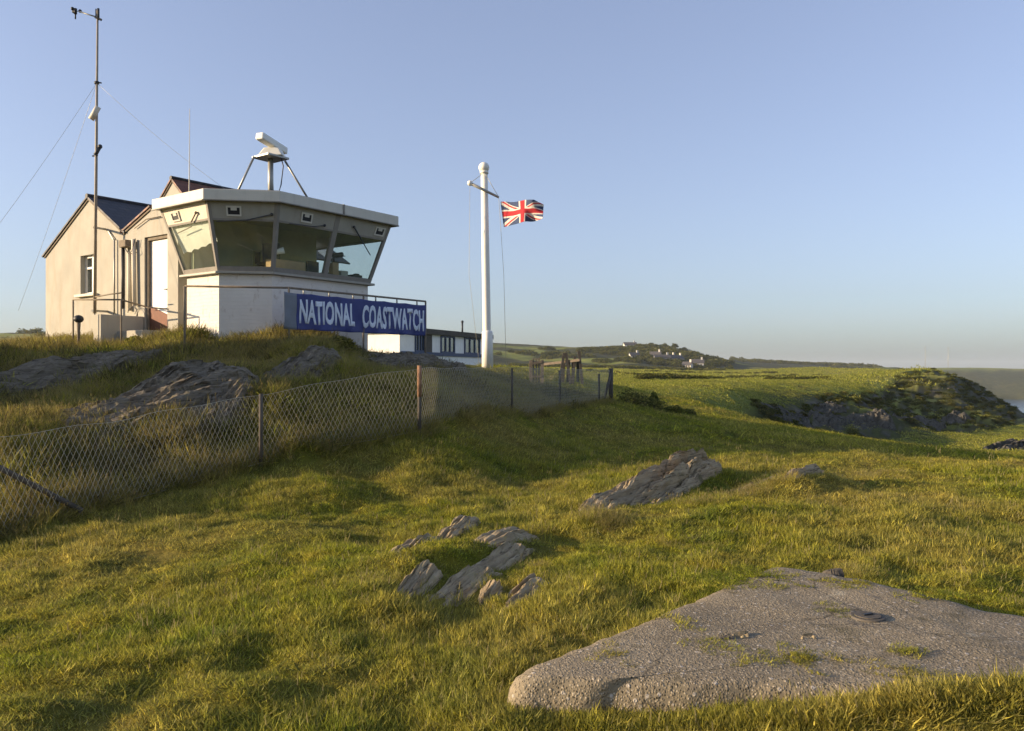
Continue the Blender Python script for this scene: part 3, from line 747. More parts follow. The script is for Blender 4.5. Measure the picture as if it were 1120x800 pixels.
# left gable with a window opening cut as separate wall pieces
def wall_with_hole(outline_fn, px0, px1, z0, z1, mb, th):
    pass
wx0, wx1 = gp(88), gp(105)
wz0 = EYE+(HY-322)/F*gp(96).y; wz1 = EYE+(HY-279)/F*gp(96).y
def topz(px):
    p = gp(px)
    if px <= 97.5: a, b, k = aL, aT, (Vector((p.x, p.y))-Vector((aL.x, aL.y))).length/(Vector((aT.x, aT.y))-Vector((aL.x, aL.y))).length
    else: a, b, k = aT, vY, (Vector((p.x, p.y))-Vector((aT.x, aT.y))).length/(Vector((vY.x, vY.y))-Vector((aT.x, aT.y))).length
    return a.z+(b.z-a.z)*k
mb = MB(); th = b3*.3
def piece(pts): mb.hexa([p+th for p in pts], pts)
L, T, V = aL, aT, vY
w0, w1 = v3(wx0, 0), v3(wx1, 0)
piece([aLl, v3(wx0, GZ), v3(wx0, topz(88)), aL])
piece([v3(wx0, GZ), v3(wx1, GZ), v3(wx1, wz0), v3(wx0, wz0)])
piece([v3(wx0, wz1), v3(wx1, wz1), v3(wx1, topz(105)), aT, v3(wx0, topz(88))])
piece([v3(wx1, GZ), vYl, vY, v3(wx1, topz(105))])
# right gable, door opening
dx0, dx1 = gp(158), gp(183); dz0 = EYE+(HY-363)/F*gp(170).y; dz1 = EYE+(HY-258)/F*gp(170).y
def topb(p):
    k = (p-VAL).length; return vY.z+(bT.z-vY.z)*min(1, k/tv)
piece([vYl, v3(dx0, GZ), v3(dx0, topb(dx0)), vY])
piece([v3(dx0, dz1), v3(dx1, dz1), v3(dx1, topb(dx1)), bT, v3(dx0, topb(dx0))])
piece([v3(dx0, GZ), v3(dx1, GZ), v3(dx1, dz0), v3(dx0, dz0)])
piece([v3(dx1, GZ), bRl, bR, v3(dx1, topb(dx1))])
# side and back walls
def Z0(p, z): return Vector((p.x, p.y, z))
def wbox(a, b, z): mb.hexa([Vector((a.x, a.y, GZ)), Vector((b.x, b.y, GZ)), Vector((b.x, b.y, GZ))+Vector((W.x, W.y, 0))*.3, Vector((a.x, a.y, GZ))+Vector((W.x, W.y, 0))*.3],
                           [Vector((a.x, a.y, z)), Vector((b.x, b.y, z)), Vector((b.x, b.y, z))+Vector((W.x, W.y, 0))*.3, Vector((a.x, a.y, z))+Vector((W.x, W.y, 0))*.3])
wbox(aL+th, aL+b3*LEN, aL.z-.02)
# taller rear wing whose gable peeps over the lookout roof
RO = -3.0; rT = g3(189, 197, RO); rl, rr_ = v3(Vector((rT.x, rT.y))-W*2.2, rT.z-1.9), v3(Vector((rT.x, rT.y))+W*.5, rT.z-.45)
mb.hexa([p+b3*4 for p in (Z0(rl, GZ), Z0(rr_, GZ), rr_, rT, rl)], [Z0(rl, GZ), Z0(rr_, GZ), rr_, rT, rl])
bk = b3*LEN
mb.hexa([aLl+bk, vYl+bk, vYl+bk+th, aLl+bk+th], [aL+bk, Z0(vYl, aL.z)+bk, Z0(vYl, aL.z)+bk+th, aL+bk+th])
mb.build('wall', M_render, house)
# roofs (slopes with thickness and verge overhang), UVs in metres for the tiles
def slope(a, r, name, m, over=.07, LEN=LEN):
    """a: eave point, r: ridge point, both in the gable plane"""
    d = (a-r); d.normalize(); e = a + d*.10
    f = -b3*over
    p = [e+f, e+b3*(LEN+.3), r+b3*(LEN+.3), r+f]
    up = (p[1]-p[0]).cross(p[3]-p[0]).normalized()
    if up.z < 0: up = -up
    o_ = [x+up*.05 for x in p]; i_ = [x+up*.004 for x in p]
    mb = MB(); mb.hexa(i_, o_); o = mb.build(name, m, house)
    uv = o.data.uv_layers.new(name='UVMap'); u1 = (p[1]-p[0]).normalized(); u2 = (p[3]-p[0]).normalized()
    for lp in o.data.loops:
        q = o.data.vertices[lp.vertex_index].co - p[0]; uv.data[lp.index].uv = (q.dot(u1), q.dot(u2))
    return o
slope(aL, aT, 'roof', M_slate); slope(vY, aT, 'roof', M_slate); slope(vY, bT, 'roof', M_redtile, LEN=4.9); slope(rl, rT, 'roof', M_redtile, LEN=4); slope(rr_, rT, 'roof', M_redtile, LEN=4)
mb = MB()
for r, q in ((aT, LEN), (rT, 4)): mb.tube([r-b3*.08+Vector((0, 0, .05)), r+b3*(q+.3)+Vector((0, 0, .05))], .07, 8)
mb.build('ridge_tiles', M_slate, house)
for a, r in ((aL, aT), (vY, aT), (vY, bT), (rl, rT), (rr_, rT)):
    d = (r-a).normalized(); n3 = Vector((NF.x, NF.y, 0))
    MB().bar(a+n3*.02-d*.05-Vector((0,0,.03)), r+n3*.02-Vector((0,0,.03)), .03, .05).build('verge_board', M_wood, house)
# window in the left gable: recessed frame, pane, sill
n3 = Vector((NF.x, NF.y, 0)); w3 = Vector((W.x, W.y, 0))
wi0, wi1 = v3(wx0, 0)-n3*.16, v3(wx1, 0)-n3*.16
def Z(p, z): return Vector((p.x, p.y, z))
mb = MB()
for a, b in ((Z(wi0, wz0), Z(wi0, wz1)), (Z(wi1, wz0), Z(wi1, wz1)), (Z((wi0+wi1)/2, wz0), Z((wi0+wi1)/2, wz1))):
    mb.bar(a, b, .07, .06, n3)
for z in (wz0+.035, wz1-.035, (wz0+wz1)/2+.2): mb.bar(Z(wi0, z)+n3*.003, Z(wi1, z)+n3*.003, .055, .06, n3)
win = mb.build('window', M_white, house)
MB().slab([Z(wi0, wz0)-n3*.03, Z(wi1, wz0)-n3*.03, Z(wi1, wz1)-n3*.03, Z(wi0, wz1)-n3*.03], .01).build('pane', M_paneglass, win)
mb = MB(); mb.bar(Z(wx0, wz0-.035)+n3*.04-w3*.1, Z(wx1, wz0-.035)+n3*.04+w3*.1, .18, .07); mb.build('window_sill', M_trim, win, .006)
# blind (drawn white curtain half)
mb = MB(); mb.slab([Z((wi0*.5+wi1*.5), wz0+.05)-n3*.08, Z(wi1, wz0+.05)-n3*.08, Z(wi1, wz1)-n3*.08, Z((wi0*.5+wi1*.5), wz1)-n3*.08], .01); mb.build('blind_or_reflection', M_white, win)
# door
di0, di1 = v3(dx0, 0)-n3*.13, v3(dx1, 0)-n3*.13
mb = MB(); mb.slab([Z(di0, dz0+.03), Z(di1, dz0+.03), Z(di1, dz1), Z(di0, dz1)], .06); door = mb.build('door', M_white, house)
mb = MB(); mb.slab([Z(di0, dz0+.02)+n3*.03, Z(di1, dz0+.02)+n3*.03, Z(di1, dz0+.36)+n3*.03, Z(di0, dz0+.70)+n3*.03], .024); mb.build('slant_board', M_brownboard, door)  # brown slab across the door foot, top edge sloping down to the right
mb = MB()
for p in (Z(di0, 0)+w3*.04, Z(di1, 0)-w3*.04): mb.bar(Z(p, dz0)+n3*.02, Z(p, dz1)+n3*.02, .08, .11, n3)
mb.bar(Z(di0, dz1-.04)+n3*.024, Z(di1, dz1-.04)+n3*.024, .1, .08); mb.build('door_frame', M_wood, house)
mb = MB(); mb.box(Z((di0+di1)/2, dz0+1.05)+n3*.05+w3*.32, (.12, .05, .03), R(A1)); mb.build('handle', M_dark, door)
mb = MB(); mb.box(Z((dx0+dx1)/2, dz0-.12)+n3*.35, (1.2, .7, .24), R(A1)); mb.build('doorstep', M_render, house, .01)
# lintel line over the door, pipes, gutter box
mb = MB(); mb.tube([g3(147, 250, .05), g3(160, 240, .05), g3(176, 237, .05)], .014, 6); mb.build('conduit', M_wood, house)
mb = MB(); mb.box(g3(137.5, 267, .12), (.32, .2, .18), R(A1)); mb.build('gutter_box', M_wood, house, .01)
mb = MB(); mb.tube([g3(134.5, 270, .1), g3(134.5, 338, .1)], .042, 8); mb.build('downpipe', M_dark, house)
mb = MB(); mb.tube([g3(125, 262, .06), g3(125, 344, .06)], .022, 8); mb.build('conduit', M_steel, house)
mb = MB(); mb.tube([g3(141, 276, .06), g3(141.5, 340, .06)], .05, 8); mb.tube([g3(146, 262, .08), g3(147, 335, .08)], .055, 8); mb.build('waste_pipe', M_trim, house)
mb = MB(); pts = [g3(145+5.5*math.cos(a), 345+9*math.sin(a), .12) for a in np.linspace(-math.pi*.9, math.pi*.95, 18)]; mb.tube(pts, .010, 5); pts = [g3(146+4*math.cos(a), 342+7*math.sin(a), .14) for a in np.linspace(-math.pi*.9, math.pi*.8, 14)]; mb.tube(pts, .010, 5)
mb.build('cable_loop', M_dark, house)
mb = MB(); mb.tube([g3(137, 272, .15), g3(140, 277, .2), g3(144, 275, .18), g3(146, 268, .12), g3(148, 261, .1)], .012, 5); mb.build('cable', M_dark, house)
# entrance parapet
p158 = gp(158); cL = 1.12
c0 = p158 - B*cL; c1 = c0 - W*.36
MB().prism([c1, c0, p158-B*.02, p158-W*.36-B*.02], EYE+.1, EYE+1.36).build('entrance_parapet', M_render, house, .01)

# ------------------------------------------------------------------ weather mast
md_ = 21.6
m0 = P(103.6, 343, md_-.2); m1 = P(106.8, 12, md_-.2)
mast = thing('weather_mast', 'tall thin steel mast with wind sensor stayed beside the left gable', 'mast', m0)
MB().tube([m0, m0.lerp(m1, .55), m1], [.042, .036, .024], 8).build('pole', M_mast, mast)
MB().tube([m0, Vector((m0.x, m0.y, gz(m0.x, m0.y)-.05))], .02, 6).build('foot', M_steel, mast)
mb = MB(); mb.bar(P(103, 249, md_-.2), g3(115, 251, 0.02), .05); mb.bar(g3(118, 252, .03), g3(124, 262, .05), .03); mb.build('bracket', M_steel, mast)
mb = MB(); mb.bar(P(101, 340, md_-.25), g3(117, 341, .02), .055); mb.build('bracket', M_steel, mast)
ys = md_-.2
arm = P(86, 12, ys); mb = MB(); mb.tube([P(106.5, 19, ys), P(98, 16.5, ys), P(86, 12.5, ys)], .018, 6); mb.build('sensor_arm', M_steel, mast)
mb = MB(); c = P(82.5, 12.5, ys); mb.tube([c-Vector((0, 0, .07)), c+Vector((0, 0, .07))], .04, 8)
for k in range(3):
    a = R(120*k+20); e = c+Vector((math.cos(a)*.11, math.sin(a)*.11, .02)); mb.bar(c, e, .015); mb.ball(e, .045, n=8)
mb.tube([c-Vector((0, 0, .05)), c-Vector((0, 0, .20))], .02, 6)
mb.build('anemometer', M_black, mast)
mb = MB(); mb.tube([P(107.5, 22, ys), P(107.5, 9.5, ys)], .03, 8); mb.bar(P(105, 10, ys), P(105, 20, ys), .025); mb.bar(P(104, 19, ys), P(111, 22, ys), .05); mb.build('head_fitting', M_dark, mast)
mb = MB(); mb.tube([P(107.5, 117, ys-.08), P(99.5, 131, ys-.08)], .075, 10); mb.build('lamp', M_trim, mast, )
mb = MB(); mb.tube([P(104, 170, ys-.06), P(108.5, 162, ys-.06)], .05, 8); mb.ball(P(109.5, 160.5, ys-.06), .06, n=8); mb.bar(P(101, 171, ys), P(107, 170, ys), .03); mb.build('sensor', M_dark, mast)
mb = MB(); mb.tube([P(105.5, 89.5, ys), P(106, 92, ys)], .06, 8); mb.bar(P(105, 90, ys), P(111, 91, ys), .03); mb.build('guy_collar', M_dark, mast)
g0 = P(106, 91, ys)
for e in (P(-45, 304, 19.0), P(20, 340, 26), P(246, 207, 21.0)):
    if e.z < EYE+3.5: pass
    q = [g0.lerp(e, k/8)-Vector((0, 0, .10*math.sin(math.pi*k/8))) for k in range(9)]
    MB().tube(q, .0042, 5).build('guy_wire', M_steel, mast)
# carry the two left stays down to the turf
wp = P(207, 200, 24.5); wt = P(207.5, 119, 24.5)
tag(MB().tube([wp-Vector((0, 0, .9)), wp, wt], [.03, .016, .008], 6).build_at('whip_antenna', M_fascia, wp), 'thin pale whip aerial rising behind the lookout roof', 'antenna')

# post with round head by the house corner
b = on_ground(86, 19.6, -.05); t = thing('ball_post', 'short leaning pale post with dark round head before the left gable', 'post', b)
hd = P(86, 350, 19.6)
MB().tube([b, b.lerp(hd, .6), hd], [.028, .036, .05], 8).build('post', M_wood, t)
mb = MB(); mb.ball(hd+Vector((0, 0, .02)), .105, 1.1, 1.1, .9, 14); mb.build('head', M_dark, t)

# ------------------------------------------------------------------ railings and banner
def rail_post(mb, p, z0, z1, r): mb.tube([Vector((p.x, p.y, z0)), Vector((p.x, p.y, z1))], r, 8)
def railing(name, label, pts, z, bars, parent=None, r=.024):
    t = thing(name, label, 'railing', Vector((pts[0].x, pts[0].y, gz(pts[0].x, pts[0].y))))
    MB().tube([Vector((p.x, p.y, zz)) for p, zz in zip(pts, z)], r, 8).build('top_rail', M_wood, t)
    for p, zz in bars:
        MB().tube([Vector((p.x, p.y, gz(p.x, p.y)-.15)), Vector((p.x, p.y, zz))], r, 8).build('post', M_wood, t)
    return t
r0 = Vector(((202-560)/F*17.45, 17.45)); r1 = hit(r0, dirv(A2), 316); r2 = hit(r1, dirv(A3), 465.5)
ZRL = EYE+1.78
t = railing('front_railing', 'grey tube railing round the front of the lookout, carrying the blue banner', [r0, r1, r2], [ZRL, ZRL, ZRL],
            [(r0, ZRL), (r1, ZRL), (r1.lerp(r2, .5), ZRL), (r2, ZRL)])
for k in range(6):
    p = r1.lerp(r2, (k+.55)/6)
    MB().tube([v3(p, ZRL), v3(p, ZRL-.12)], .018, 6).build('tie', M_steel, t)
q0 = Vector(((80-560)/F*20.0, 20.0)); q1 = Vector(((132.5-560)/F*19.3, 19.3)); q2 = gp(160, .1)
zq = EYE+(HY-328)/F*20.0
t = railing('side_railing', 'thin tube railing guarding the steps before the left gable', [q0, q1, q2], [zq, zq-.06, zq-.12], [(q0, zq), (q1, zq-.06)], r=.02)
d0, d1 = gp(160, .35), gp(184, .35)
MB().tube([v3(d0, EYE+(HY-336)/F*d0.y), v3(d1, EYE+(HY-338.5)/F*d1.y)], .018, 6).build('lower_rail', M_wood, t)
MB().tube([P(104, 325, 20.6), P(121, 322, 20.3), P(133, 320.5, 20.0)], .016, 6).build('lower_rail', M_wood, t)

bd = dirv(A3); bn = Vector((bd.y, -bd.x))
bs0 = hit(r1+bn*.045, bd, 310.5); bs1 = hit(r1+bn*.045, bd, 465.5); BL = (bs1-bs0).length; BH = .79; BT = ZRL-.10
def ban(s, z, off=0.0):
    """point on the hanging cloth: s metres along, z below its top edge"""
    k = z/BH
    rip = .018*math.sin(s*3.1+z*4.5)*k + .012*math.sin(s*7.3-z*9)*k + .010*math.sin((s*1.0+z*.9)*14)*k
    sag = .018*abs(math.sin(s/BL*math.pi*6))*(1-k*.3)
    p = bs0+bd*s+bn*(rip+off); return Vector((p.x, p.y, BT-z-sag))
def sheet(s0, s1, z0, z1, nx, ny, off, th):
    bm = bmesh.new(); g = [[bm.verts.new(ban(s0+(s1-s0)*i/nx, z0+(z1-z0)*j/ny, off)) for i in range(nx+1)] for j in range(ny+1)]
    for j in range(ny):
        for i in range(nx):
            f = bm.faces.new([g[j][i], g[j][i+1], g[j+1][i+1], g[j+1][i]]); f.smooth = True
    return bm
t = thing('banner', 'blue cloth banner with pale capitals hung along the front railing', 'banner', ban(0, BH))
HEMW = .34
mb = MB(); mb.bm.free(); mb.bm = sheet(HEMW, BL, 0, BH, 120, 24, 0, 0); cl = mb.build('cloth', M_banner, t)
so = cl.modifiers.new('thick', 'SOLIDIFY'); so.thickness = .004; so.offset = -1
mb = MB(); mb.bm.free(); mb.bm = sheet(0, HEMW, 0, BH, 12, 12, 0, 0); cl = mb.build('end_panel', M_hem, t)
so = cl.modifiers.new('thick', 'SOLIDIFY'); so.thickness = .004; so.offset = -1
def lettering(text, s0, s1, z0, z1, name, m, parent):
    cu = bpy.data.curves.new(name, 'FONT'); cu.body = text; cu.offset = .034; cu.resolution_u = 3; cu.space_character = 1.02
    to = bpy.data.objects.new(name, cu); COL.objects.link(to)
    dg = bpy.context.evaluated_depsgraph_get(); me = bpy.data.meshes.new_from_object(to.evaluated_get(dg))
    bpy.data.objects.remove(to)
    bm = bmesh.new(); bm.from_mesh(me)
    bmesh.ops.subdivide_edges(bm, edges=[e for e in bm.edges if e.calc_length() > .12], cuts=3)
    bmesh.ops.triangulate(bm, faces=bm.faces[:])
    xs = [v.co.x for v in bm.verts]; ys_ = [v.co.y for v in bm.verts]; xa, xb, ya, yb = min(xs), max(xs), min(ys_), max(ys_)
    for v in bm.verts:
        s = s0+(v.co.x-xa)/(xb-xa)*(s1-s0); z = z1+(v.co.y-ya)/(yb-ya)*(z0-z1)
        z += .012*math.sin(s*9.0)
        v.co = ban(s, z, .007)
    mb = MB(); mb.bm.free(); mb.bm = bm
    o = mb.build(name, m, parent); so = o.modifiers.new('thick', 'SOLIDIFY'); so.thickness = .003
    return o
def s_at(px): return (hit(bs0, bd, px)-bs0).length
lettering('NATIONAL', s_at(327.5), s_at(388), .12, .66, 'lettering', M_letter, t)
lettering('COASTWATCH', s_at(396), s_at(463.5), .12, .67, 'lettering', M_letter, t)

# ------------------------------------------------------------------ annex beyond
n1 = P(437, 0, 44); n2 = P(534, 0, 54.5); ad = Vector((n2.x-n1.x, n2.y-n1.y)).normalized(); ab = Vector((-ad.y, ad.x)); AL = (Vector((n2.x, n2.y))-Vector((n1.x, n1.y))).length
an = Vector((n1.x, n1.y)); azr = EYE+2.34; azb = EYE-.3
annex = thing('low_hut', 'long low white hut with flat dark roof and blue sill band behind the tower', 'hut', v3(an, azb))
def ap(s, o=0.0): return an+ad*s-ab*o
MB().prism([ap(0), ap(AL), ap(AL)+ab*2.8, ap(0)+ab*2.8], azb, azr-.3).build('wall', M_white, annex)
MB().prism([ap(-.3, .25), ap(AL+.3, .25), ap(AL+.3, -3.1), ap(-.3, -3.1)], azr-.3, azr).build('roof', M_oldpost, annex)
def a_s(px):
    return (hit(an, ad, px)-an).length
sz = azr-1.42
mb = MB(); mb.bar(v3(ap(.1, .05), sz), v3(ap(AL-.1, .05), sz), .09, .20); mb.build('sill_band', M_blue, annex)
for x0, x1 in ((454, 463), (482, 496.5), (508, 524)):
    s0, s1 = a_s(x0), a_s(x1); z0, z1 = sz+.1, azr-.32
    mb = MB()
    for s in (s0, (s0*2+s1)/3, (s0+2*s1)/3, s1): mb.bar(v3(ap(s, .03), z0), v3(ap(s, .03), z1), .10, .07, Vector((ab.x, ab.y, 0)))
    mb.bar(v3(ap(s0, .034), z1-.05), v3(ap(s1, .034), z1-.05), .06, .09); mb.bar(v3(ap(s0, .034), z0+.04), v3(ap(s1, .034), z0+.04), .06, .09)
    wo = mb.build('window', M_blue, annex)
    MB().slab([v3(ap(s0, .012), z0), v3(ap(s1, .012), z0), v3(ap(s1, .012), z1), v3(ap(s0, .012), z1)], .008).build('pane', M_paneglass, wo)
s0 = a_s(467); mb = MB(); mb.bar(v3(ap(s0, .06), azb), v3(ap(s0, .06), azr-.32), .9, .06, Vector((ab.x, ab.y, 0))); mb.build('door', M_oldpost, annex)
vp = ap(a_s(518), -.8); mb = MB(); mb.tube([v3(vp, azr-.02), v3(vp, azr+.75)], .06, 8); mb.tube([v3(vp, azr+.72), v3(vp, azr+.84)], [.11, .05], 8); mb.build('flue', M_dark, annex)
hp = P(428, 383, 30)

# ------------------------------------------------------------------ flagpole and flag
fd = 36.0; f0 = P(533.2, 404, fd); f0.z = gz(f0.x, f0.y)-.05; f1 = P(529.6, 189, fd)
pole = thing('flagpole', 'tall stout white flagpole with ball top and crossed yardarm', 'flagpole', f0)
MB().tube([f0, f0.lerp(f1, .18), f0.lerp(f1, .6), f1], [.185, .18, .17, .150], 20).build('pole', M_flagw, pole)
MB().tube([f0, P(533, 364, fd), P(533, 362, fd)], [.25, .235, .2], 18).build('base_sleeve', M_white, pole)
mb = MB(); mb.ball(P(529.3, 183.5, fd), .235, n=24); mb.tube([f1-Vector((0, 0, .05)), f1+Vector((0, 0, .06))], .19, 16); mb.build('ball_finial', M_flagw, pole)
y0, y1 = P(514, 200.5, fd-.5), P(545.5, 216, fd-.1)
MB().tube([y0, y1], [.075, .055], 8).build('yardarm', M_steel, pole)
MB().ball(y0, .12, n=12).build('yardarm_cap', M_flagw, pole)
mb = MB(); mb.tube([P(531, 191, fd-.2), y1], .012, 5); mb.tube([P(527, 191, fd-.2), y0], .012, 5); mb.build('stay', M_wire, pole)
mb = MB(); mb.tube([y1, P(551, 300, fd), P(553.5, 398, fd)], .009, 5); mb.tube([y0, P(513, 300, fd), P(524, 398, fd)], .007, 5); mb.build('halyard', M_wire, pole)
M_flag = bpy.data.materials.new('flag_cloth'); nt = nodes_of(M_flag)
at = N(nt, 'ShaderNodeAttribute', attribute_name='flagcol'); df = N(nt, 'ShaderNodeBsdfDiffuse'); tr = N(nt, 'ShaderNodeBsdfTranslucent'); mx = N(nt, 'ShaderNodeMixShader', i_0=.45); o_ = N(nt, 'ShaderNodeOutputMaterial')
nt.links.new(at.outputs['Color'], df.inputs[0]); nt.links.new(at.outputs['Color'], tr.inputs[0]); nt.links.new(df.outputs[0], mx.inputs[1]); nt.links.new(tr.outputs[0], mx.inputs[2]); nt.links.new(mx.outputs[0], o_.inputs[0])
def jack(u, v):
    """u 0..2 along the fly, v 0..1 down"""
    x, y = u-1, v-.5
    Wh, Rd, Bl = (.85, .80, .72), (.64, .075, .09), (.10, .135, .24)
    if abs(y) < .10 or abs(x) < .10: return Rd
    if abs(y) < .167 or abs(x) < .167: return Wh
    best = Bl
    for sg in (1, -1):
        d = (y*2-sg*x)/math.sqrt(5)
        if abs(d) < .10:
            s = 1 if (x > 0) else -1
            dd = d*s*sg
            red = (0 < d*(1 if sg*x > 0 else 1)*s < .067) if sg == 1 else (-.067 < d*s < 0)
            return Rd if red else Wh
    return best
bm = bmesh.new(); nx, ny = 96, 48; fw = 2.0
TL, BL_, TR, BR_ = P(547.5, 221, fd), P(551, 248.5, fd), P(594, 226.5, fd), P(591, 246, fd)
g = []
for j in range(ny+1):
    row = []
    for i in range(nx+1):
        u, v = i/nx, j/ny
        p = TL.lerp(BL_, v).lerp(TR.lerp(BR_, v), u)
        amp = u**.8
        p.y += amp*(.30*math.sin(u*7.5+v*1.6) + .10*math.sin(u*15-v*4)) - 1.5*u
        p.z += amp*(.05*math.sin(u*8.5+.8)*(1-v) + .06*math.sin(u*13+1.2)*(1-v)**2)
        p.x += -.04*amp*math.sin(u*9+v*2)
        if u > .78: p.z -= (u-.78)*.9*(1-v)
        row.append(bm.verts.new(p))
    g.append(row)
cl = bm.loops.layers.float_color.new('flagcol')
for j in range(ny):
    for i in range(nx):
        f = bm.faces.new([g[j][i], g[j][i+1], g[j+1][i+1], g[j+1][i]]); f.smooth = True
        c = jack((i+.5)/nx*2, (j+.5)/ny)
        for lp in f.loops: lp[cl] = (*c, 1)
mb = MB(); mb.bm.free(); mb.bm = bm
fo = mb.build_at('flag', M_flag, TL); tag(fo, 'red white and blue crossed flag flying from the yardarm', 'flag')
so = fo.modifiers.new('thick', 'SOLIDIFY'); so.thickness = .006

# ------------------------------------------------------------------ chain link fence
FH = 1.06
fence = thing('chain_link_fence', 'long sagging chain link fence along the foot of the mound', 'fence', Vector((FENCE[7].x, FENCE[7].y, gz(FENCE[7].x, FENCE[7].y))))
seg = [0.0]
for a, b in zip(FENCE, FENCE[1:]): seg.append(seg[-1]+(Vector((b.x, b.y))-Vector((a.x, a.y))).length)
FL = seg[-1]; segn = np.array(seg)
TOPY = np.interp  # noqa
_top = [(-120,485),(0,478),(88,466),(130,460),(200,446),(286,432),(380,414),(459,403),(560,402),(668,405)]
_bot = [(-120,622),(0,590),(88,562),(130,551),(200,532),(286,507),(380,487),(459,472),(560,457),(668,441)]
ft = np.array([EYE+(HY-t_[1])/F*p.y for t_, p in zip(_top, FENCE)]); fb = np.array([EYE+(HY-t_[1])/F*p.y for t_, p in zip(_bot, FENCE)])
def fpos(s, k):
    """s along the fence, k 0 bottom..1 top"""
    x = np.interp(s, segn, _fx); y = np.interp(s, segn, _fy)
    zb = np.interp(s, segn, fb); zt_ = np.interp(s, segn, ft)
    sag = .035*np.sin(s*2.1)*np.sin(k*math.pi) + .02*np.sin(s*5.3+1)*k
    bulge = .05*np.sin(s*1.3+.5)*np.sin(k*math.pi)
    return Vector((x-bulge*.7, y+bulge*.7, zb+(zt_-zb)*k-sag*.6))
# woven wires: two families of zigzag lines
cell = .076; rows = 14; hh = 1.0/rows
verts = []; edges = []
ncol = int(FL/cell)
for fam in (1, -1):
    for c in range(-rows, ncol+rows):
        prev = None
        for j in range(rows+1):
            s = (c + fam*j)*cell*.5*1.0 + (0 if fam == 1 else 0)
            s = c*cell + fam*j*cell*.5
            if s < 0 or s > FL: prev = None; continue
            verts.append(fpos(s, j*hh)); i = len(verts)-1
            if prev is not None: edges.append((prev, i))
            prev = i
def wires(verts, edges, r, name, m, parent, n=3):
    V_ = np.array([tuple(v) for v in verts]); E = np.array(edges)
    a = V_[E[:, 0]]; b = V_[E[:, 1]]; d = b-a; d /= np.linalg.norm(d, axis=1)[:, None]
    u = np.cross(d, np.array([.3, -.8, .2])); u /= np.linalg.norm(u, axis=1)[:, None]; w = np.cross(d, u)
    pts = []
    for end in (a, b):
        for k in range(n):
            an_ = 2*math.pi*k/n; pts.append(end+(u*math.cos(an_)+w*math.sin(an_))*r)
    pts = np.stack(pts, 1)                                  # (E, 2n, 3)
    ne = len(E); base = np.arange(ne)[:, None]*2*n
    fs = np.stack([np.stack([base[:, 0]+k, base[:, 0]+(k+1) % n, base[:, 0]+n+(k+1) % n, base[:, 0]+n+k], 1) for k in range(n)], 1).reshape(-1, 4)
    me = bpy.data.meshes.new(name); me.vertices.add(ne*2*n); me.vertices.foreach_set('co', pts.ravel())
    me.loops.add(len(fs)*4); me.loops.foreach_set('vertex_index', fs.ravel()); me.polygons.add(len(fs)); me.polygons.foreach_set('loop_start', np.arange(len(fs))*4)
    me.update(calc_edges=True); me.materials.append(m)
    o = bpy.data.objects.new(name, me); link(o, parent); o.location = -parent.location
    return o
wires(verts, edges, .0026, 'wire_mesh', M_wire, fence)
MB().tube([fpos(s, 1.0) for s in np.linspace(0, FL, 160)], .0035, 5).build('line_wire', M_wire, fence)
MB().tube([fpos(s, 0.0)+Vector((0, 0, .01)) for s in np.linspace(0, FL, 160)], .005, 5).build('line_wire', M_wire, fence)
for px, d, ty, by, m, r in ((459,13.6,400,476,'r',.038),(286,11.8,431,510,'d',.03),(668,25.5,403,445,'d',.07),(655,24.2,409,445,'d',.03),(612,20.9,405,446,'d',.028),(560,17.6,403,462,'d',.025),(-60,8.2,478,612,'d',.03)):
    a = P(px, ty, d); a.y -= .03; b = P(px, by, d); b.y -= .03
    if m == 'r':
        p = MB().tube([a.lerp(b, .32), b], [r*.8, r*.9], 8).build('post', M_oldpost, fence)
        MB().tube([a, a.lerp(b, .45)], r, 8).build('rust_sleeve', M_rust, fence)['label'] = 'rusty orange top of the fence post'
    else: MB().tube([a, b], r, 8).build('post', M_oldpost, fence)
mb = MB(); mb.tube([P(0, 512, 9.0)-Vector((.9, .25, -.36)), P(0, 512, 9.0), P(90, 559, 9.35)], .032, 8); mb.build('brace', M_oldpost, fence)
for a, b in ((P(668,409,25.4), P(660,440,24.9)),): MB().tube([a, b], .045, 6).build('brace', M_oldpost, fence)

# timber gate posts and rail beyond the fence
gb = on_ground(625, 33)
t = thing('stile', 'dark timber stile with crossed posts beyond the far end of the fence', 'stile', gb)
for a, b in (((617,386),(612,420)), ((619,386),(624,420)), ((633,384),(637,420)), ((629,390),(626,420))):
    MB().bar(P(*a, 33), P(*b, 33), .11, .09).build('post', M_oldpost, t)
mb = MB(); mb.bar(P(592, 399, 33.6), P(634, 394, 32.8), .05, .10); mb.build('rail', M_wood, t)
mb = MB()
for k in range(4): mb.bar(P(617+k*5, 394, 33.1), P(615.5+k*5.5, 418, 33.1), .12, .03)
mb.build('board', M_oldpost, t)
gb = on_ground(588, 32)
t = thing('gate', 'small weathered timber wicket gate left of the stile', 'gate', gb)
for x in (580.5, 593): MB().bar(P(x, 394, 32), P(x, 420, 32), .12, .12).build('post', M_wood, t)
for x in (583.5, 586.5, 589.5): MB().bar(P(x, 392, 32), P(x, 419, 32), .07, .03).build('slat', M_wood, t)
MB().bar(P(581, 398, 31.95), P(593, 396, 31.95), .05, .08).build('rail', M_wood, t); MB().bar(P(581, 412, 31.95), P(593, 412, 31.95), .05, .08).build('rail', M_wood, t)

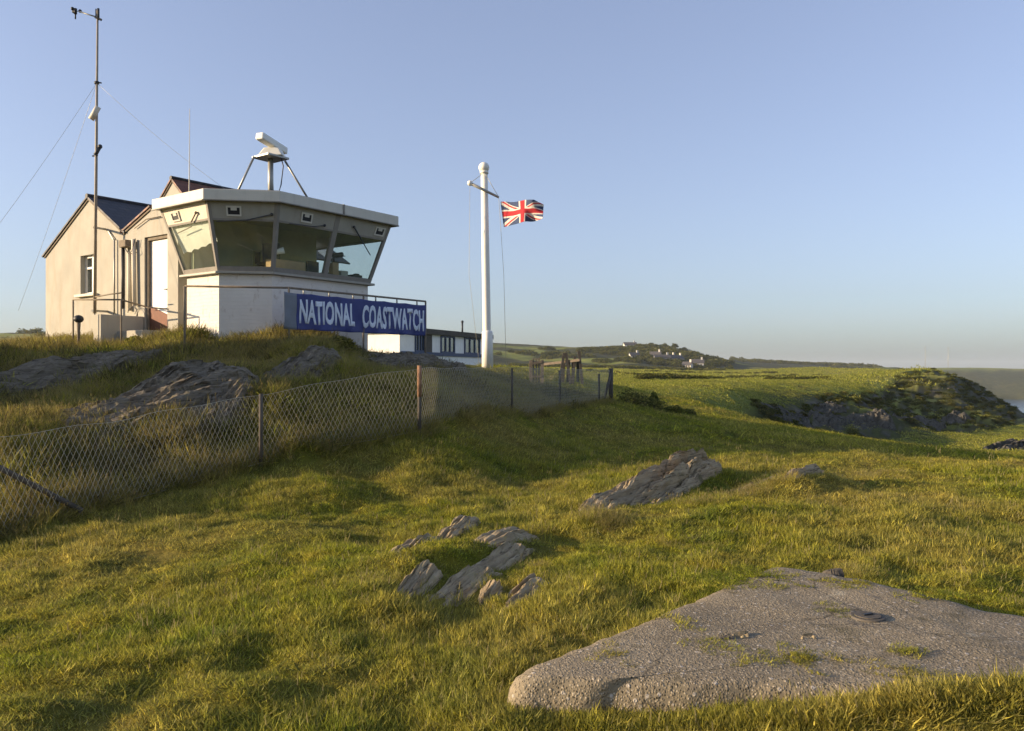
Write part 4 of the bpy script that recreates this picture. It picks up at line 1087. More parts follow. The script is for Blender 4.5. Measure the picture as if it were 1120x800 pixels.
# ------------------------------------------------------------------ rocks
def worley(x, y, seed, n=60):
    """nearest and second nearest of n random cells in [-1.2,1.2]^2 (already stretched coordinates)"""
    rg = np.random.default_rng(seed); c = rg.uniform(-1.25, 1.25, (n, 2))
    d = (x[:, None]-c[None, :, 0])**2*.07+(y[:, None]-c[None, :, 1])**2
    o = np.argsort(d, 1)[:, :2]; f = np.sqrt(np.take_along_axis(d, o, 1))
    return c, o[:, 0], f[:, 0], f[:, 1], rg
def bedded_rock(name, label, a, b, width, height, vc=-.35, rise=.55, seed=0, m=None, group=None, cat='rock', cells=34, bed=.055, res=(110, 56), sink=.10, rough=1.0, tilt=0.0, flat=None, flat_top=None):
    """outcrop between ground points a and b: gentle dip slope on its left, steep broken face on its right"""
    a = Vector(a); b = Vector(b); ax = b-a; Lr = Vector((ax.x, ax.y)).length; d = Vector((ax.x, ax.y)).normalized(); e = Vector((-d.y, d.x))
    nu, nv_ = res
    U, Vv = np.meshgrid(np.linspace(-1, 1, nu), np.linspace(-1, 1, nv_), indexing='ij'); U = U.ravel(); Vv = Vv.ravel()
    sx = seed*7.7
    wob = .16*fbm(U*1.5+sx, Vv*0+sx, 1.3, seed, 3)
    vw = np.clip(Vv+wob*rough, -1, 1); uw = np.clip(U+.10*fbm(Vv*2+sx, U*.5, 1.6, seed+5, 3), -1, 1)
    vb = vc+.15 if flat_top is None else flat_top
    pv = np.where(vw > vb, np.power(np.clip((1-vw)/(1-vb), 0, 1), .7), np.where(vw > vc, 1.0, np.power(np.clip((vw+1)/(vc+1), 0, 1), .38)))
    pu = np.power(np.clip((uw+1)/1.75, 0, 1), rise)*np.power(np.clip((1-uw)/.25, 0, 1), .5).clip(0, 1)
    pu = np.where(uw < .75, np.power(np.clip((uw+1)/1.75, 0, 1), rise), np.power(np.clip((1-uw)/.25, 0, 1), .45))
    h = pv*pu
    cc, ci, f1, f2, rg = worley(U, Vv*1.15, seed+100, cells)
    off = rg.normal(0, .17, len(cc))[ci]; tl = rg.normal(0, .16, (len(cc), 2)); tl[:, 1] = tl[:, 1]*2-.25
    env = np.clip(h*3, 0, 1)
    h = h + env*rough*(off + tl[ci, 0]*(U-cc[ci, 0])*.8 + tl[ci, 1]*(Vv*1.15-cc[ci, 1]))
    crack = sstep(.05, .0, f2-f1)
    h = h - env*crack*.20*rough
    z = h*height
    # bedding: the height breaks into thin ledges, each bed with its own edge
    bd = bed*(.7+.6*(fbm(U*2+sx, Vv*2, .8, seed+9, 2)*.5+.5))
    q = z/bed + .9*fbm(U*Lr*.5+sx, Vv*width*3.0, 1.2, seed+11, 3) + .5*Vv
    fr = q-np.floor(q)
    led = np.where(fr < .62, .10*fr/.62, .10+.90*((fr-.62)/.38)**1.0)
    z = z + env*(led-fr)*bed*.95*rough
    xl = U*Lr/2; yl = Vv*width/2
    z = z + env*(.030*fbm(xl*.7+sx, yl*9, 1.6, seed+13, 4) + .012*fbm(xl*3+sx, yl*22, 2.2, seed+15, 3))*min(1.5, height/.25)
    yl = yl + env*(.05*fbm(xl*1.5, z*9+sx, 1.8, seed+17, 3))*width*rough; xl = xl + env*.04*fbm(yl*3+sx, z*7, 1.8, seed+19, 2)*Lr*.3
    X = (a.x+b.x)/2+d.x*xl+e.x*yl; Y = (a.y+b.y)/2+d.y*xl+e.y*yl
    g = ground_z(X, Y)-.03 if flat is None else np.full(len(X), flat)
    if flat is not None: sink = .02
    Zz = g + z - sink*(1-env) - .02 + tilt*U
    edge = (np.abs(U) > .999) | (np.abs(Vv) > .999); Zz = np.where(edge, g-max(.3, height*.5), Zz)
    c = Vector(((a.x+b.x)/2, (a.y+b.y)/2, float(g.mean())))
    i, j = np.meshgrid(np.arange(nu-1), np.arange(nv_-1), indexing='ij')
    qd = np.stack([i*nv_+j, (i+1)*nv_+j, (i+1)*nv_+j+1, i*nv_+j+1], -1).reshape(-1, 4)
    me = bpy.data.meshes.new(name); me.from_pydata(np.stack([X-c.x, Y-c.y, Zz-c.z], 1).tolist(), [], qd.tolist())
    me.polygons.foreach_set('use_smooth', np.ones(len(qd), bool)); me.materials.append(m or M_rock)
    try: me.set_sharp_from_angle(angle=R(38))
    except Exception: pass
    o = bpy.data.objects.new(name, me); link(o); o.location = c; tag(o, label, cat, group)
    # object space follows the strike for the stratified texture
    o.rotation_euler = (0, 0, math.atan2(d.y, d.x)); me.transform(Matrix.Rotation(-math.atan2(d.y, d.x), 4, 'Z'))
    return o
ROCKZ = []   # ellipses where no turf grows: (x, y, dirx, diry, half length, half width)
def rk(label, p0, p1, width, height, m=None, name='rock', keep=.5, **kw):
    a = on_ground(*p0); b = on_ground(*p1)
    o = bedded_rock(name, label, a, b, width, height, m=m, **kw)
    d = Vector((b.x-a.x, b.y-a.y)); L_ = d.length; d.normalize()
    ROCKZ.append(((a.x+b.x)/2, (a.y+b.y)/2, d.x, d.y, L_/2*keep+.02, width/2*keep))
    return o
# the leaning slab pair right of centre
FG = dict(vc=-.5, flat_top=.5, rough=.5, keep=.78)
rk('long sunlit slate slab leaning out of the turf right of centre', (644, 9.6), (778, 12.4), .62, .38, seed=3, rise=.85, cells=11, bed=.08, **{**FG, 'rough': .9})
rk('narrow front ledge slab lying against the long leaning slate slab', (690, 9.5), (772, 11.8), .34, .20, seed=4, rise=.8, cells=8, bed=.06, **{**FG, 'rough': .8})
rk('low pale slate shoulder at the left foot of the leaning slab', (622, 9.1), (722, 11.4), .46, .24, seed=9, rise=.6, cells=10, bed=.06, **FG)
rk('low dark rock half buried right of the leaning slab', (790, 10.7), (862, 11.7), .55, .14, seed=6, cells=12, **FG)
rk('small pale rock beside the tussock right of the leaning slab', (858, 10.4), (893, 11.5), .34, .22, seed=8, cells=8, **FG)
# the broken outcrop left of centre
FG['rise'] = .55
rk('long thin pale rock ridge at the upper left of the centre outcrop', (414, 6.35), (484, 8.0), .30, 0.120, seed=11, cells=9, bed=.04, **FG)
rk('short dark ledge capping the upper left ridge of the centre outcrop', (460, 7.3), (516, 8.6), .28, 0.152, seed=12, cells=8, bed=.04, **FG)
rk('rounded grey rock at the top right of the centre outcrop', (505, 7.05), (576, 8.15), .46, 0.125, seed=13, cells=10, bed=.05, **FG)
rk('long grey ridge rock along the right side of the centre outcrop', (498, 6.0), (574, 7.5), .30, 0.119, seed=14, cells=9, bed=.05, **FG)
rk('broad flat-topped rock at the front of the centre outcrop', (466, 5.5), (532, 6.6), .34, 0.112, seed=15, cells=9, bed=.05, **FG)
rk('thin dark rock blade at the front left of the centre outcrop', (430, 5.45), (474, 6.35), .22, 0.111, seed=16, cells=6, bed=.04, **FG)
rk('small lone grey stone right of the front outcrop rock', (521, 5.7), (542, 6.05), .20, .13, seed=17, cells=5, **FG)
rk('low broken rock strip between the outcrop and the concrete slab', (541, 5.4), (592, 6.15), .24, 0.102, seed=18, cells=10, bed=.03, **FG)
rk('dark flat stone bedded in turf above the low broken strip', (552, 5.8), (586, 6.2), .18, 0.102, seed=19, cells=6, bed=.03, **FG)
# mound outcrops
BIG = dict(m=M_rockd, name='rock_outcrop', cells=36, bed=.07, rough=.5, res=(170, 80), vc=-.2)
rk('big grey rock outcrop in the middle of the mound behind the fence', (58, 12.0), (258, 14.6), 2.3, .40, seed=21, rise=.35, **BIG)
rk('upper long rock outcrop on the left of the mound below the gable', (-80, 14.2), (160, 17.2), 1.9, .34, seed=22, rise=.35, **BIG)
rk('smaller pale rock outcrop on the mound below the banner', (282, 14.5), (356, 16.8), 1.1, .32, seed=23, rise=.5, **BIG)
rk('dark low rock shelf at the right end of the mound', (392, 18.0), (494, 22.5), 2.0, .42, seed=24, rise=.35, **BIG)
rk('grey rock foot beside the fence below the big mound outcrop', (196, 11.9), (262, 13.7), 1.0, .34, seed=25, **BIG)
rk('pale weathered boulder on the slope of the distant crag', (1037, 137), (1045, 138), 1.1, .9, seed=26, name='boulder', cat='boulder', cells=6, m=M_conc)
for i, (px, d, s) in enumerate(((905, 84, 3.4), (930, 86, 4.0), (955, 90, 3.6), (868, 80, 3.0), (985, 98, 3.6), (1010, 104, 3.2), (1040, 108, 3.4), (846, 76, 2.6), (905, 92, 2.5), (1065, 112, 2.6))):
    lab = ['grey crag boulder at the foot of the rocky slope', 'largest grey boulder under the rocky crag', 'grey boulder below the lit brow of the crag', 'squat boulder at the left of the crag slope', 'boulder halfway up the shaded crag', 'boulder under the crag summit', 'boulder on the right shoulder of the crag', 'leftmost boulder where the crag begins', 'small boulder on the lit brow of the crag', 'rightmost boulder on the lower crag slope'][i]
    rk(lab, (px-12, d), (px+12, d+s), s*1.0, s*.28, m=M_crag, seed=40+i, name='boulder', cat='boulder', group='boulders on the distant crag', res=(60, 40), cells=20, bed=.25)
rk('dark low rock bank at the right edge beyond the lawn', (1078, 56), (1170, 64), 5.0, 1.2, m=M_crag, seed=61, name='rock_outcrop', cells=50, bed=.25)

# ------------------------------------------------------------------ concrete slab
def slab_obj():
    base = [Vector(p) for p in SLAB]
    # resample outline with a rounded, crumbly edge
    pts = []; n = len(base)
    for i in range(n):
        a, b, c = base[i-1], base[i], base[(i+1) % n]
        rr = min(.16, (a-b).length*.4, (c-b).length*.4)
        p0 = b+(a-b).normalized()*rr; p1 = b+(c-b).normalized()*rr
        for k in range(5): u = k/4; pts.append((p0*(1-u)*(1-u)+b*2*u*(1-u)+p1*u*u))
    ring = []
    for i in range(len(pts)):
        a, b = pts[i], pts[(i+1) % len(pts)]; k = max(1, int((b-a).length/.05))
        for j in range(k): ring.append(a.lerp(b, j/k))
    cx = sum(p.x for p in ring)/len(ring); cy = sum(p.y for p in ring)/len(ring); cen = Vector((cx, cy))
    ztop = EYE-1.42
    bm = bmesh.new(); loops = []
    prof = [(.0, -.36), (.0, -.16), (-.015, -.09), (-.045, -.04), (-.095, -.012), (-.16, 0.0)]
    def jit(p, k): return p + Vector((mnoise.noise(Vector((p.x*6, p.y*6, k))), mnoise.noise(Vector((p.x*6+9, p.y*6, k)))))*.030 + Vector((mnoise.noise(Vector((p.x*19, p.y*19, k+4))), mnoise.noise(Vector((p.x*19+5, p.y*19, k+4)))))*.016
    for dz_i, (ins, dz) in enumerate(prof):
        lp = []
        for p in ring:
            q = jit(p, 1.0); d = (cen-q); q = q + d.normalized()*(-ins)
            zz = ztop+dz + (.012*mnoise.noise(Vector((p.x*5, p.y*5, dz*9))) if dz_i else 0) - .05*max(0, p.x-2.4)
            lp.append(bm.verts.new((q.x, q.y, zz)))
        loops.append(lp)
    for k in range(9):
        s = 1-(k+1)/10.
        lp = []
        for p in loops[len(prof)-1]:
            q = Vector((p.co.x, p.co.y)); q = cen.lerp(q, s)
            zz = ztop+.012*mnoise.noise(Vector((q.x*2.2, q.y*2.2, 0)))+.006*mnoise.noise(Vector((q.x*9, q.y*9, 0))) - .05*max(0, q.x-2.4)
            lp.append(bm.verts.new((q.x, q.y, zz)))
        loops.append(lp)
    m_ = len(ring)
    for a, b in zip(loops, loops[1:]):
        for i in range(m_):
            j = (i+1) % m_; f = bm.faces.new([a[i], a[j], b[j], b[i]]); f.smooth = True
    f = bm.faces.new(loops[-1]); f.smooth = True
    mb = MB(); mb.bm.free(); mb.bm = bm
    o = mb.build_at('concrete_slab', M_conc, (cx, cy, ztop-.3))
    tag(o, 'rough pebbly concrete slab with rounded corner set in the turf', 'slab')
    return ztop
ZSL = slab_obj()
# metal socket cover set in the slab
c = P(949, 672, 4.72); c.z = ZSL-.004
t = thing('ground_socket', 'round metal ground socket sunk in the concrete slab', 'socket', c)
mb = MB(); mb.tube([c-Vector((0, 0, .03)), c+Vector((0, 0, .016))], [.105, .095], 24); mb.build('rim', M_oldpost, t, .004)
mb = MB(); mb.tube([c+Vector((0, 0, .016)), c+Vector((0, 0, .021))], .072, 24); mb.build('cover', M_oldpost, t)
mb = MB(); mb.box(c+Vector((.0, .0, .024)), (.07, .018, .008), .4); mb.build('key_slot', M_black, t)
STN = ((808, 697, .045, 'pale broken lump of concrete lying in the slab hollow'), (790, 699, .04, 'dark stone in the hollow at the left of the slab'), (882, 697, .035, 'flat pale stone bedded in the slab centre'), (835, 686, .03, 'small dark stone near the slab hollow'), (862, 667, .025, 'tiny dark stone on the upper part of the slab'), (910, 627, .05, 'dark clod of soil on the far edge of the slab'), (897, 635, .035, 'grey pebble below the far edge of the slab'))
for i, (px, py, s, lab) in enumerate(STN):
    d = (EYE-ZSL)*F/(py-HY); c = P(px, py, d); c.z = ZSL+s*.12
    o = bedded_rock('stone', lab, c-Vector((s*1.5, 0, 0)), c+Vector((s*1.5, s*.6, 0)), s*2.2, s*1.1, seed=80+i, m=M_rock if i not in (1, 3, 4, 5) else M_oldpost, res=(28, 20), cells=6, bed=.03, cat='stone', flat=ZSL)

# ------------------------------------------------------------------ grass
CLUMPS = bpy.data.collections.new('grass_clumps')
def clump(name, n, rad, hmin, hmax, w, lean, m, seed, curl=.5, seeds=0, segs=3):
    rnd = random.Random(seed); vs = []; fs = []; at = []
    for k in range(n):
        a = rnd.uniform(0, 2*math.pi); r_ = rad*math.sqrt(rnd.random()); bx, by = r_*math.cos(a), r_*math.sin(a)
        h = rnd.uniform(hmin, hmax); dr = rnd.uniform(0, 2*math.pi) if rnd.random() < .6 else a+rnd.uniform(-.8, .8)
        ln = lean*rnd.uniform(.3, 1.3); ww = w*rnd.uniform(.7, 1.3); fa = dr+math.pi/2+rnd.uniform(-.5, .5)
        rb = rnd.random(); dead = rnd.random()
        b0 = len(vs)
        for s in range(segs):
            t_ = s/segs; o_ = ln*h*(t_**(1+curl)); z = h*(t_-.18*lean*t_*t_)-.012
            x, y = bx+math.cos(dr)*o_, by+math.sin(dr)*o_; k_ = ww*(1-.55*t_)/2
            vs += [(x-math.cos(fa)*k_, y-math.sin(fa)*k_, z), (x+math.cos(fa)*k_, y+math.sin(fa)*k_, z)]; at += [(t_, rb, dead)]*2
        vs.append((bx+math.cos(dr)*ln*h, by+math.sin(dr)*ln*h, h*(1-.18*lean))); at.append((1, rb, dead))
        for s in range(segs-1):
            i = b0+2*s; fs.append((i, i+1, i+3, i+2))
        i = b0+2*(segs-1); fs.append((i, i+1, i+2))
        if k < seeds:      # seed head: small spindle at the tip
            x, y, z = vs[-1]; i = len(vs); sh = .045
            vs += [(x-.004, y, z), (x+.004, y, z), (x+.002, y, z+sh), (x-.002, y, z+sh), (x, y-.004, z), (x, y+.004, z), (x, y+.002, z+sh), (x, y-.002, z+sh)]; at += [(1, rb, .95)]*8
            fs += [(i, i+1, i+2, i+3), (i+4, i+5, i+6, i+7)]
    me = bpy.data.meshes.new(name); me.from_pydata(vs, [], fs)
    c = me.color_attributes.new('blade', 'FLOAT_COLOR', 'POINT'); c.data.foreach_set('color', np.array([(*x, 1) for x in at], np.float32).ravel())
    me.materials.append(m); o = bpy.data.objects.new(name, me); CLUMPS.objects.link(o)
    return o
KIND = {}
def add_kind(key, count, **kw):
    KIND[key] = []
    for i in range(count):
        KIND[key].append(len(CLUMPS.objects)); clump('c%03d' % len(CLUMPS.objects), seed=len(CLUMPS.objects)*13+5, **kw)
add_kind('turf', 6, n=64, rad=.085, hmin=.014, hmax=.040, w=.0058, lean=1.1, m=M_turf)
add_kind('med', 6, n=40, rad=.085, hmin=.025, hmax=.066, w=.0060, lean=1.1, m=M_turf)
add_kind('strawy', 4, n=30, rad=.08, hmin=.035, hmax=.085, w=.0050, lean=1.0, m=M_dry, seeds=2)
add_kind('tall', 5, n=46, rad=.13, hmin=.09, hmax=.25, w=.0070, lean=.75, m=M_tall, seeds=4)
add_kind('drytall', 3, n=38, rad=.10, hmin=.12, hmax=.30, w=.0060, lean=.7, m=M_dry, seeds=12)
add_kind('far', 4, n=46, rad=.22, hmin=.05, hmax=.15, w=.012, lean=.9, m=M_turf)
add_kind('heath', 4, n=70, rad=.22, hmin=.06, hmax=.22, w=.012, lean=.9, m=M_heath)
add_kind('stalk', 3, n=4, rad=.06, hmin=.10, hmax=.22, w=.0026, lean=.4, m=M_dry, seeds=4)
add_kind('field', 4, n=70, rad=.8, hmin=.06, hmax=.20, w=.05, lean=.9, m=M_field, segs=2)
add_kind('weed', 3, n=11, rad=.03, hmin=.05, hmax=.09, w=.013, lean=1.5, m=M_leaf)

def scatter(name, xyz, rot, scl, idx, coll, kind='stuff'):
    me = bpy.data.meshes.new(name); n = len(xyz); me.vertices.add(n); me.vertices.foreach_set('co', np.asarray(xyz, np.float32).ravel())
    a = me.attributes.new('rot', 'FLOAT_VECTOR', 'POINT'); a.data.foreach_set('vector', np.asarray(rot, np.float32).ravel())
    a = me.attributes.new('scl', 'FLOAT_VECTOR', 'POINT'); a.data.foreach_set('vector', np.asarray(scl, np.float32).ravel())
    a = me.attributes.new('idx', 'INT', 'POINT'); a.data.foreach_set('value', np.asarray(idx, np.int32))
    o = bpy.data.objects.new(name, me); link(o); tag(o, kind=kind)
    ng = bpy.data.node_groups.new(name, 'GeometryNodeTree')
    ng.interface.new_socket('Geometry', in_out='INPUT', socket_type='NodeSocketGeometry'); ng.interface.new_socket('Geometry', in_out='OUTPUT', socket_type='NodeSocketGeometry')
    gi = ng.nodes.new('NodeGroupInput'); go = ng.nodes.new('NodeGroupOutput'); ip = ng.nodes.new('GeometryNodeInstanceOnPoints'); ci = ng.nodes.new('GeometryNodeCollectionInfo')
    ci.inputs['Collection'].default_value = coll; ci.inputs['Separate Children'].default_value = True; ci.inputs['Reset Children'].default_value = True
    def na(nm, ty):
        q = ng.nodes.new('GeometryNodeInputNamedAttribute'); q.data_type = ty; q.inputs['Name'].default_value = nm; return q.outputs['Attribute']
    ng.links.new(gi.outputs[0], ip.inputs['Points']); ng.links.new(ci.outputs[0], ip.inputs['Instance']); ip.inputs['Pick Instance'].default_value = True
    ng.links.new(na('idx', 'INT'), ip.inputs['Instance Index']); ng.links.new(na('rot', 'FLOAT_VECTOR'), ip.inputs['Rotation']); ng.links.new(na('scl', 'FLOAT_VECTOR'), ip.inputs['Scale'])
    ng.links.new(ip.outputs[0], go.inputs[0])
    md = o.modifiers.new('scatter', 'NODES'); md.node_group = ng
    return o

def wedge(r0, r1, a0, a1, dens):
    """jittered grid over a ring sector: even cover without bare gaps"""
    c = 1/math.sqrt(dens); A = np.radians(np.linspace(a0, a1, 40)); xs_ = np.concatenate([r0*np.sin(A), r1*np.sin(A)]); yy_ = np.concatenate([r0*np.cos(A), r1*np.cos(A)])
    gx, gy = np.meshgrid(np.arange(xs_.min()-c, xs_.max()+c, c), np.arange(yy_.min()-c, yy_.max()+c, c)); gx = gx.ravel(); gy = gy.ravel()
    gx = gx+(RNG.random(len(gx))-.5)*c*1.1; gy = gy+(RNG.random(len(gy))-.5)*c*1.1
    r_ = np.hypot(gx, gy); a = np.degrees(np.arctan2(gx, gy)); k = (r_ >= r0) & (r_ < r1) & (a > a0) & (a < a1)
    o_ = RNG.permutation(k.sum()); return gx[k][o_], gy[k][o_]
tower_fp = [(p.x, p.y) for p in WALLP]
house_fp = [(p.x, p.y) for p in (aLl, bRl, bRl+b3*LEN, aLl+b3*LEN)]
annex_fp = [(p.x, p.y) for p in (ap(0), ap(AL), ap(AL)+ab*2.8, ap(0)+ab*2.8)]
par_fp = [(p.x, p.y) for p in (c1, c0, p158, p158-W*.36)]
cs = sum(p[0] for p in SLAB)/len(SLAB), sum(p[1] for p in SLAB)/len(SLAB)
def allowed(x, y, slab_in=.10):
    ok = np.ones(len(x), bool)
    for fp in (tower_fp, house_fp, annex_fp, par_fp): ok &= ~in_poly(x, y, fp)
    sl = [(cs[0]+(p[0]-cs[0])*(1-slab_in*.3), cs[1]+(p[1]-cs[1])*(1-slab_in*.3)) for p in SLAB]
    ok &= ~in_poly(x, y, sl)
    for cx, cy, dx, dy, hl, hw in ROCKZ:
        u = (x-cx)*dx+(y-cy)*dy; v = -(x-cx)*dy+(y-cy)*dx
        ok &= (u/hl)**2+(v/hw)**2 > 1
    return ok
def slope_ok(x, y):
    sl_ = np.hypot(ground_z(x+.8, y)-ground_z(x-.8, y), ground_z(x, y+.8)-ground_z(x, y-.8))/1.6
    return (sl_ < .20) | (crag_mask(x, y) < .3)
XS, YS, SC, ID, ZO = [], [], [], [], []
def put(x, y, kinds, s0, s1, hs=1.0):
    if len(x) == 0: return
    ids = np.concatenate([KIND[k] for k in kinds]); XS.append(x); YS.append(y)
    s = s0+(s1-s0)*RNG.random(len(x)); hv = hs*(0.8+.4*RNG.random(len(x))) if np.isscalar(hs) else hs*(0.8+.4*RNG.random(len(x)))
    SC.append(np.stack([s, s, s*hv], 1)); ID.append(RNG.choice(ids, len(x)))
def gfun(x, y): return fbm(x, y, .55, 71, 4, .6), fbm(x, y, 1.7, 73, 3, .6)
for r0, r1, dens, s0, s1 in ((2.6, 5, 260, .85, 1.25), (5, 8, 180, .95, 1.4), (8, 12, 110, 1.1, 1.6), (12, 18, 62, 1.3, 2.0)):
    x, y = wedge(r0, r1, -37, 37, dens); ok = allowed(x, y); bf = behind_fence(x, y); g1, g2 = gfun(x, y)
    lawn = ok & (bf < .15)
    u = RNG.random(len(x))
    hgt = .62+.62*sstep(-.5, .8, g1)
    k = lawn & (u < .72); put(x[k], y[k], ['turf'], s0, s1, hgt[k])
    k = lawn & (u > .70) & (g1+.5*g2 > -.1); put(x[k], y[k], ['med'], s0*.8, s1*.9, hgt[k])
    k = lawn & (u > .93) & (g1-.4*g2 > .0); put(x[k], y[k], ['strawy'], s0*.8, s1*.9, .9)
x, y = wedge(18, 34, -20, 37, 16); ok = allowed(x, y) & (behind_fence(x, y) < .1); put(x[ok], y[ok], ['far'], .9, 1.5, .5)
x, y = wedge(34, 60, -2, 37, 5); ok = allowed(x, y); put(x[ok], y[ok], ['far'], 1.5, 2.4, .4)
x, y = wedge(55, 140, -3, 34, 1.7); k = slope_ok(x, y); put(x[k], y[k], ['field'], .8, 1.4, .5)
x, y = wedge(140, 380, -3, 28, .28); k = slope_ok(x, y); put(x[k], y[k], ['field'], 1.8, 3.2, .7)
# rough growth on the mound and hard against the fence
x, y = wedge(8, 26, -40, 8, 46); bf = behind_fence(x, y); ok = allowed(x, y) & (bf > .05) & (bf < 14); g1, g2 = gfun(x, y)
u = RNG.random(len(x)); k = ok & (g1+.4*g2 > -.5) & (u < .75); put(x[k], y[k], ['tall'], .7, 1.25, .85)
k = ok & (u > .62) & (g1 > -.05); put(x[k], y[k], ['drytall'], .7, 1.1, .85)
k = ok & (u > .55) & (g1 < .15); put(x[k], y[k], ['heath', 'far'], .9, 1.5, 1.0)
fr = RNG.random(1500)*FL; fx_ = np.interp(fr, segn, _fx); fy_ = np.interp(fr, segn, _fy); o1 = RNG.normal(.12, .14, 1500); 
x = fx_-.8*o1; y = fy_+.6*o1; put(x, y, ['tall', 'med', 'tall'], .7, 1.3, .8)
# tussocks and flower stalks on the lawn
for cx, cy, n_, rr, s in [(.95, 8.55, 60, .28, 1.0), (1.05, 8.3, 40, .2, .9), (2.25, 9.6, 70, .3, .9), (2.9, 10.4, 60, .35, .9), (3.3, 10.7, 60, .4, .9), (1.2, 12.4, 40, .4, .8), (4.6, 11.6, 50, .5, .8), (5.6, 12.2, 50, .5, .8), (2.55, 6.25, 30, .2, .6), (3.6, 5.3, 40, .35, .8), (-.9, 5.9, 30, .3, .55), (.15, 6.6, 25, .15, .6), (1.6, 7.4, 40, .3, .6)]:
    a = RNG.random(n_)*2*math.pi; q = rr*np.sqrt(RNG.random(n_)); x = cx+q*np.cos(a); y = cy+q*np.sin(a); ok = allowed(x, y)
    put(x[ok], y[ok], ['drytall', 'med', 'tall'], .45*s, .85*s, .75)
x, y = wedge(3, 17, -36, 36, .9); ok = allowed(x, y) & (behind_fence(x, y) < 0); put(x[ok], y[ok], ['stalk'], .5, .95, .9)
x, y = wedge(3, 13, -36, 36, 2.2); ok = allowed(x, y) & (behind_fence(x, y) < 0); put(x[ok], y[ok], ['weed'], .6, 1.3, .8)
x, y = wedge(9.5, 17, -10, 36, 3.5); g1, g2 = gfun(x, y); ok = allowed(x, y) & (behind_fence(x, y) < 0) & (g1 > .1); put(x[ok], y[ok], ['stalk', 'strawy'], .8, 1.3, 1)
# turf creeping over the slab edge and in its cracks
for px, py, n_, sx, sy in ((800, 636, 60, .30, .07), (835, 628, 25, .16, .05), (740, 681, 10, .1, .05), (668, 716, 8, .08, .04), (880, 722, 26, .14, .05), (780, 707, 12, .08, .03), (815, 722, 14, .16, .04), (930, 640, 20, .12, .05), (1035, 745, 30, .14, .06), (985, 735, 14, .12, .04), (990, 712, 8, .05, .03), (1020, 650, 26, .24, .06), (915, 668, 8, .06, .03)):
    d = (EYE-ZSL)*F/(py-HY); c = P(px, py, d); x = c.x+RNG.normal(0, sx/1.5, n_); y = c.y+RNG.normal(0, sy*1.8, n_)
    XS.append(x); YS.append(y); s = .5+.3*RNG.random(n_); SC.append(np.stack([s, s, s*.6], 1)); ID.append(RNG.choice(KIND['turf'], n_)); ZO.append((len(XS)-1, ZSL))
front = [(-.02, 3.76), (.7, 3.72), (1.3, 3.64), (1.9, 3.54), (2.4, 3.42), (2.9, 3.3)]
for (xa, ya), (xb, yb) in zip(front, front[1:]):
    n_ = 130; t_ = RNG.random(n_); x = xa+(xb-xa)*t_; y = ya+(yb-ya)*t_+RNG.normal(-.05, .05, n_); put(x, y, ['med', 'turf'], .9, 1.3, 1.0)
back = [(1.80, 6.10), (2.35, 5.82), (3.6, 4.42)]
for (xa, ya), (xb, yb) in list(zip(back, back[1:]))+[((.1, 3.95), (1.8, 6.1))]:
    n_ = 150; t_ = RNG.random(n_); nx_, ny_ = (yb-ya), -(xb-xa); l = math.hypot(nx_, ny_); o1 = RNG.normal(0, .04, n_)-.03*(1 if xb-xa < 1.5 and yb > ya else -1)
    put(xa+(xb-xa)*t_+nx_/l*o1, ya+(yb-ya)*t_+ny_/l*o1, ['med', 'turf'], .6, 1.05, .8)
zs = []
fix = dict(ZO)
for i, (x, y) in enumerate(zip(XS, YS)):
    zs.append(np.full(len(x), fix[i]) if i in fix else ground_z(x, y))
X = np.concatenate(XS); Y = np.concatenate(YS); Zz = np.concatenate(zs); S = np.concatenate(SC); I = np.concatenate(ID)
def spin_on_ground(X, Y):
    # clumps stand square to the slope they grow on, each turned its own way
    e_ = .06; gx = (ground_z(X+e_, Y)-ground_z(X-e_, Y))/(2*e_); gy = (ground_z(X, Y+e_)-ground_z(X, Y-e_))/(2*e_)
    nrm_ = np.stack([-gx+RNG.normal(.08, .10, len(X)), -gy+RNG.normal(0, .10, len(X)), np.ones(len(X))], 1); nrm_ /= np.linalg.norm(nrm_, axis=1)[:, None]
    sp_ = RNG.random(len(X))*2*math.pi; hx_ = np.stack([np.cos(sp_), np.sin(sp_), 0*sp_], 1)
    yx_ = np.cross(nrm_, hx_); yx_ /= np.linalg.norm(yx_, axis=1)[:, None]; xx_ = np.cross(yx_, nrm_)
    return np.stack([np.arctan2(yx_[:, 2], nrm_[:, 2]), np.arcsin(np.clip(-xx_[:, 2], -1, 1)), np.arctan2(xx_[:, 1], xx_[:, 0])], 1)
rot = spin_on_ground(X, Y)
scatter('grass', np.stack([X, Y, Zz+.002], 1), rot, S, I, CLUMPS)
print('grass clumps', len(X))

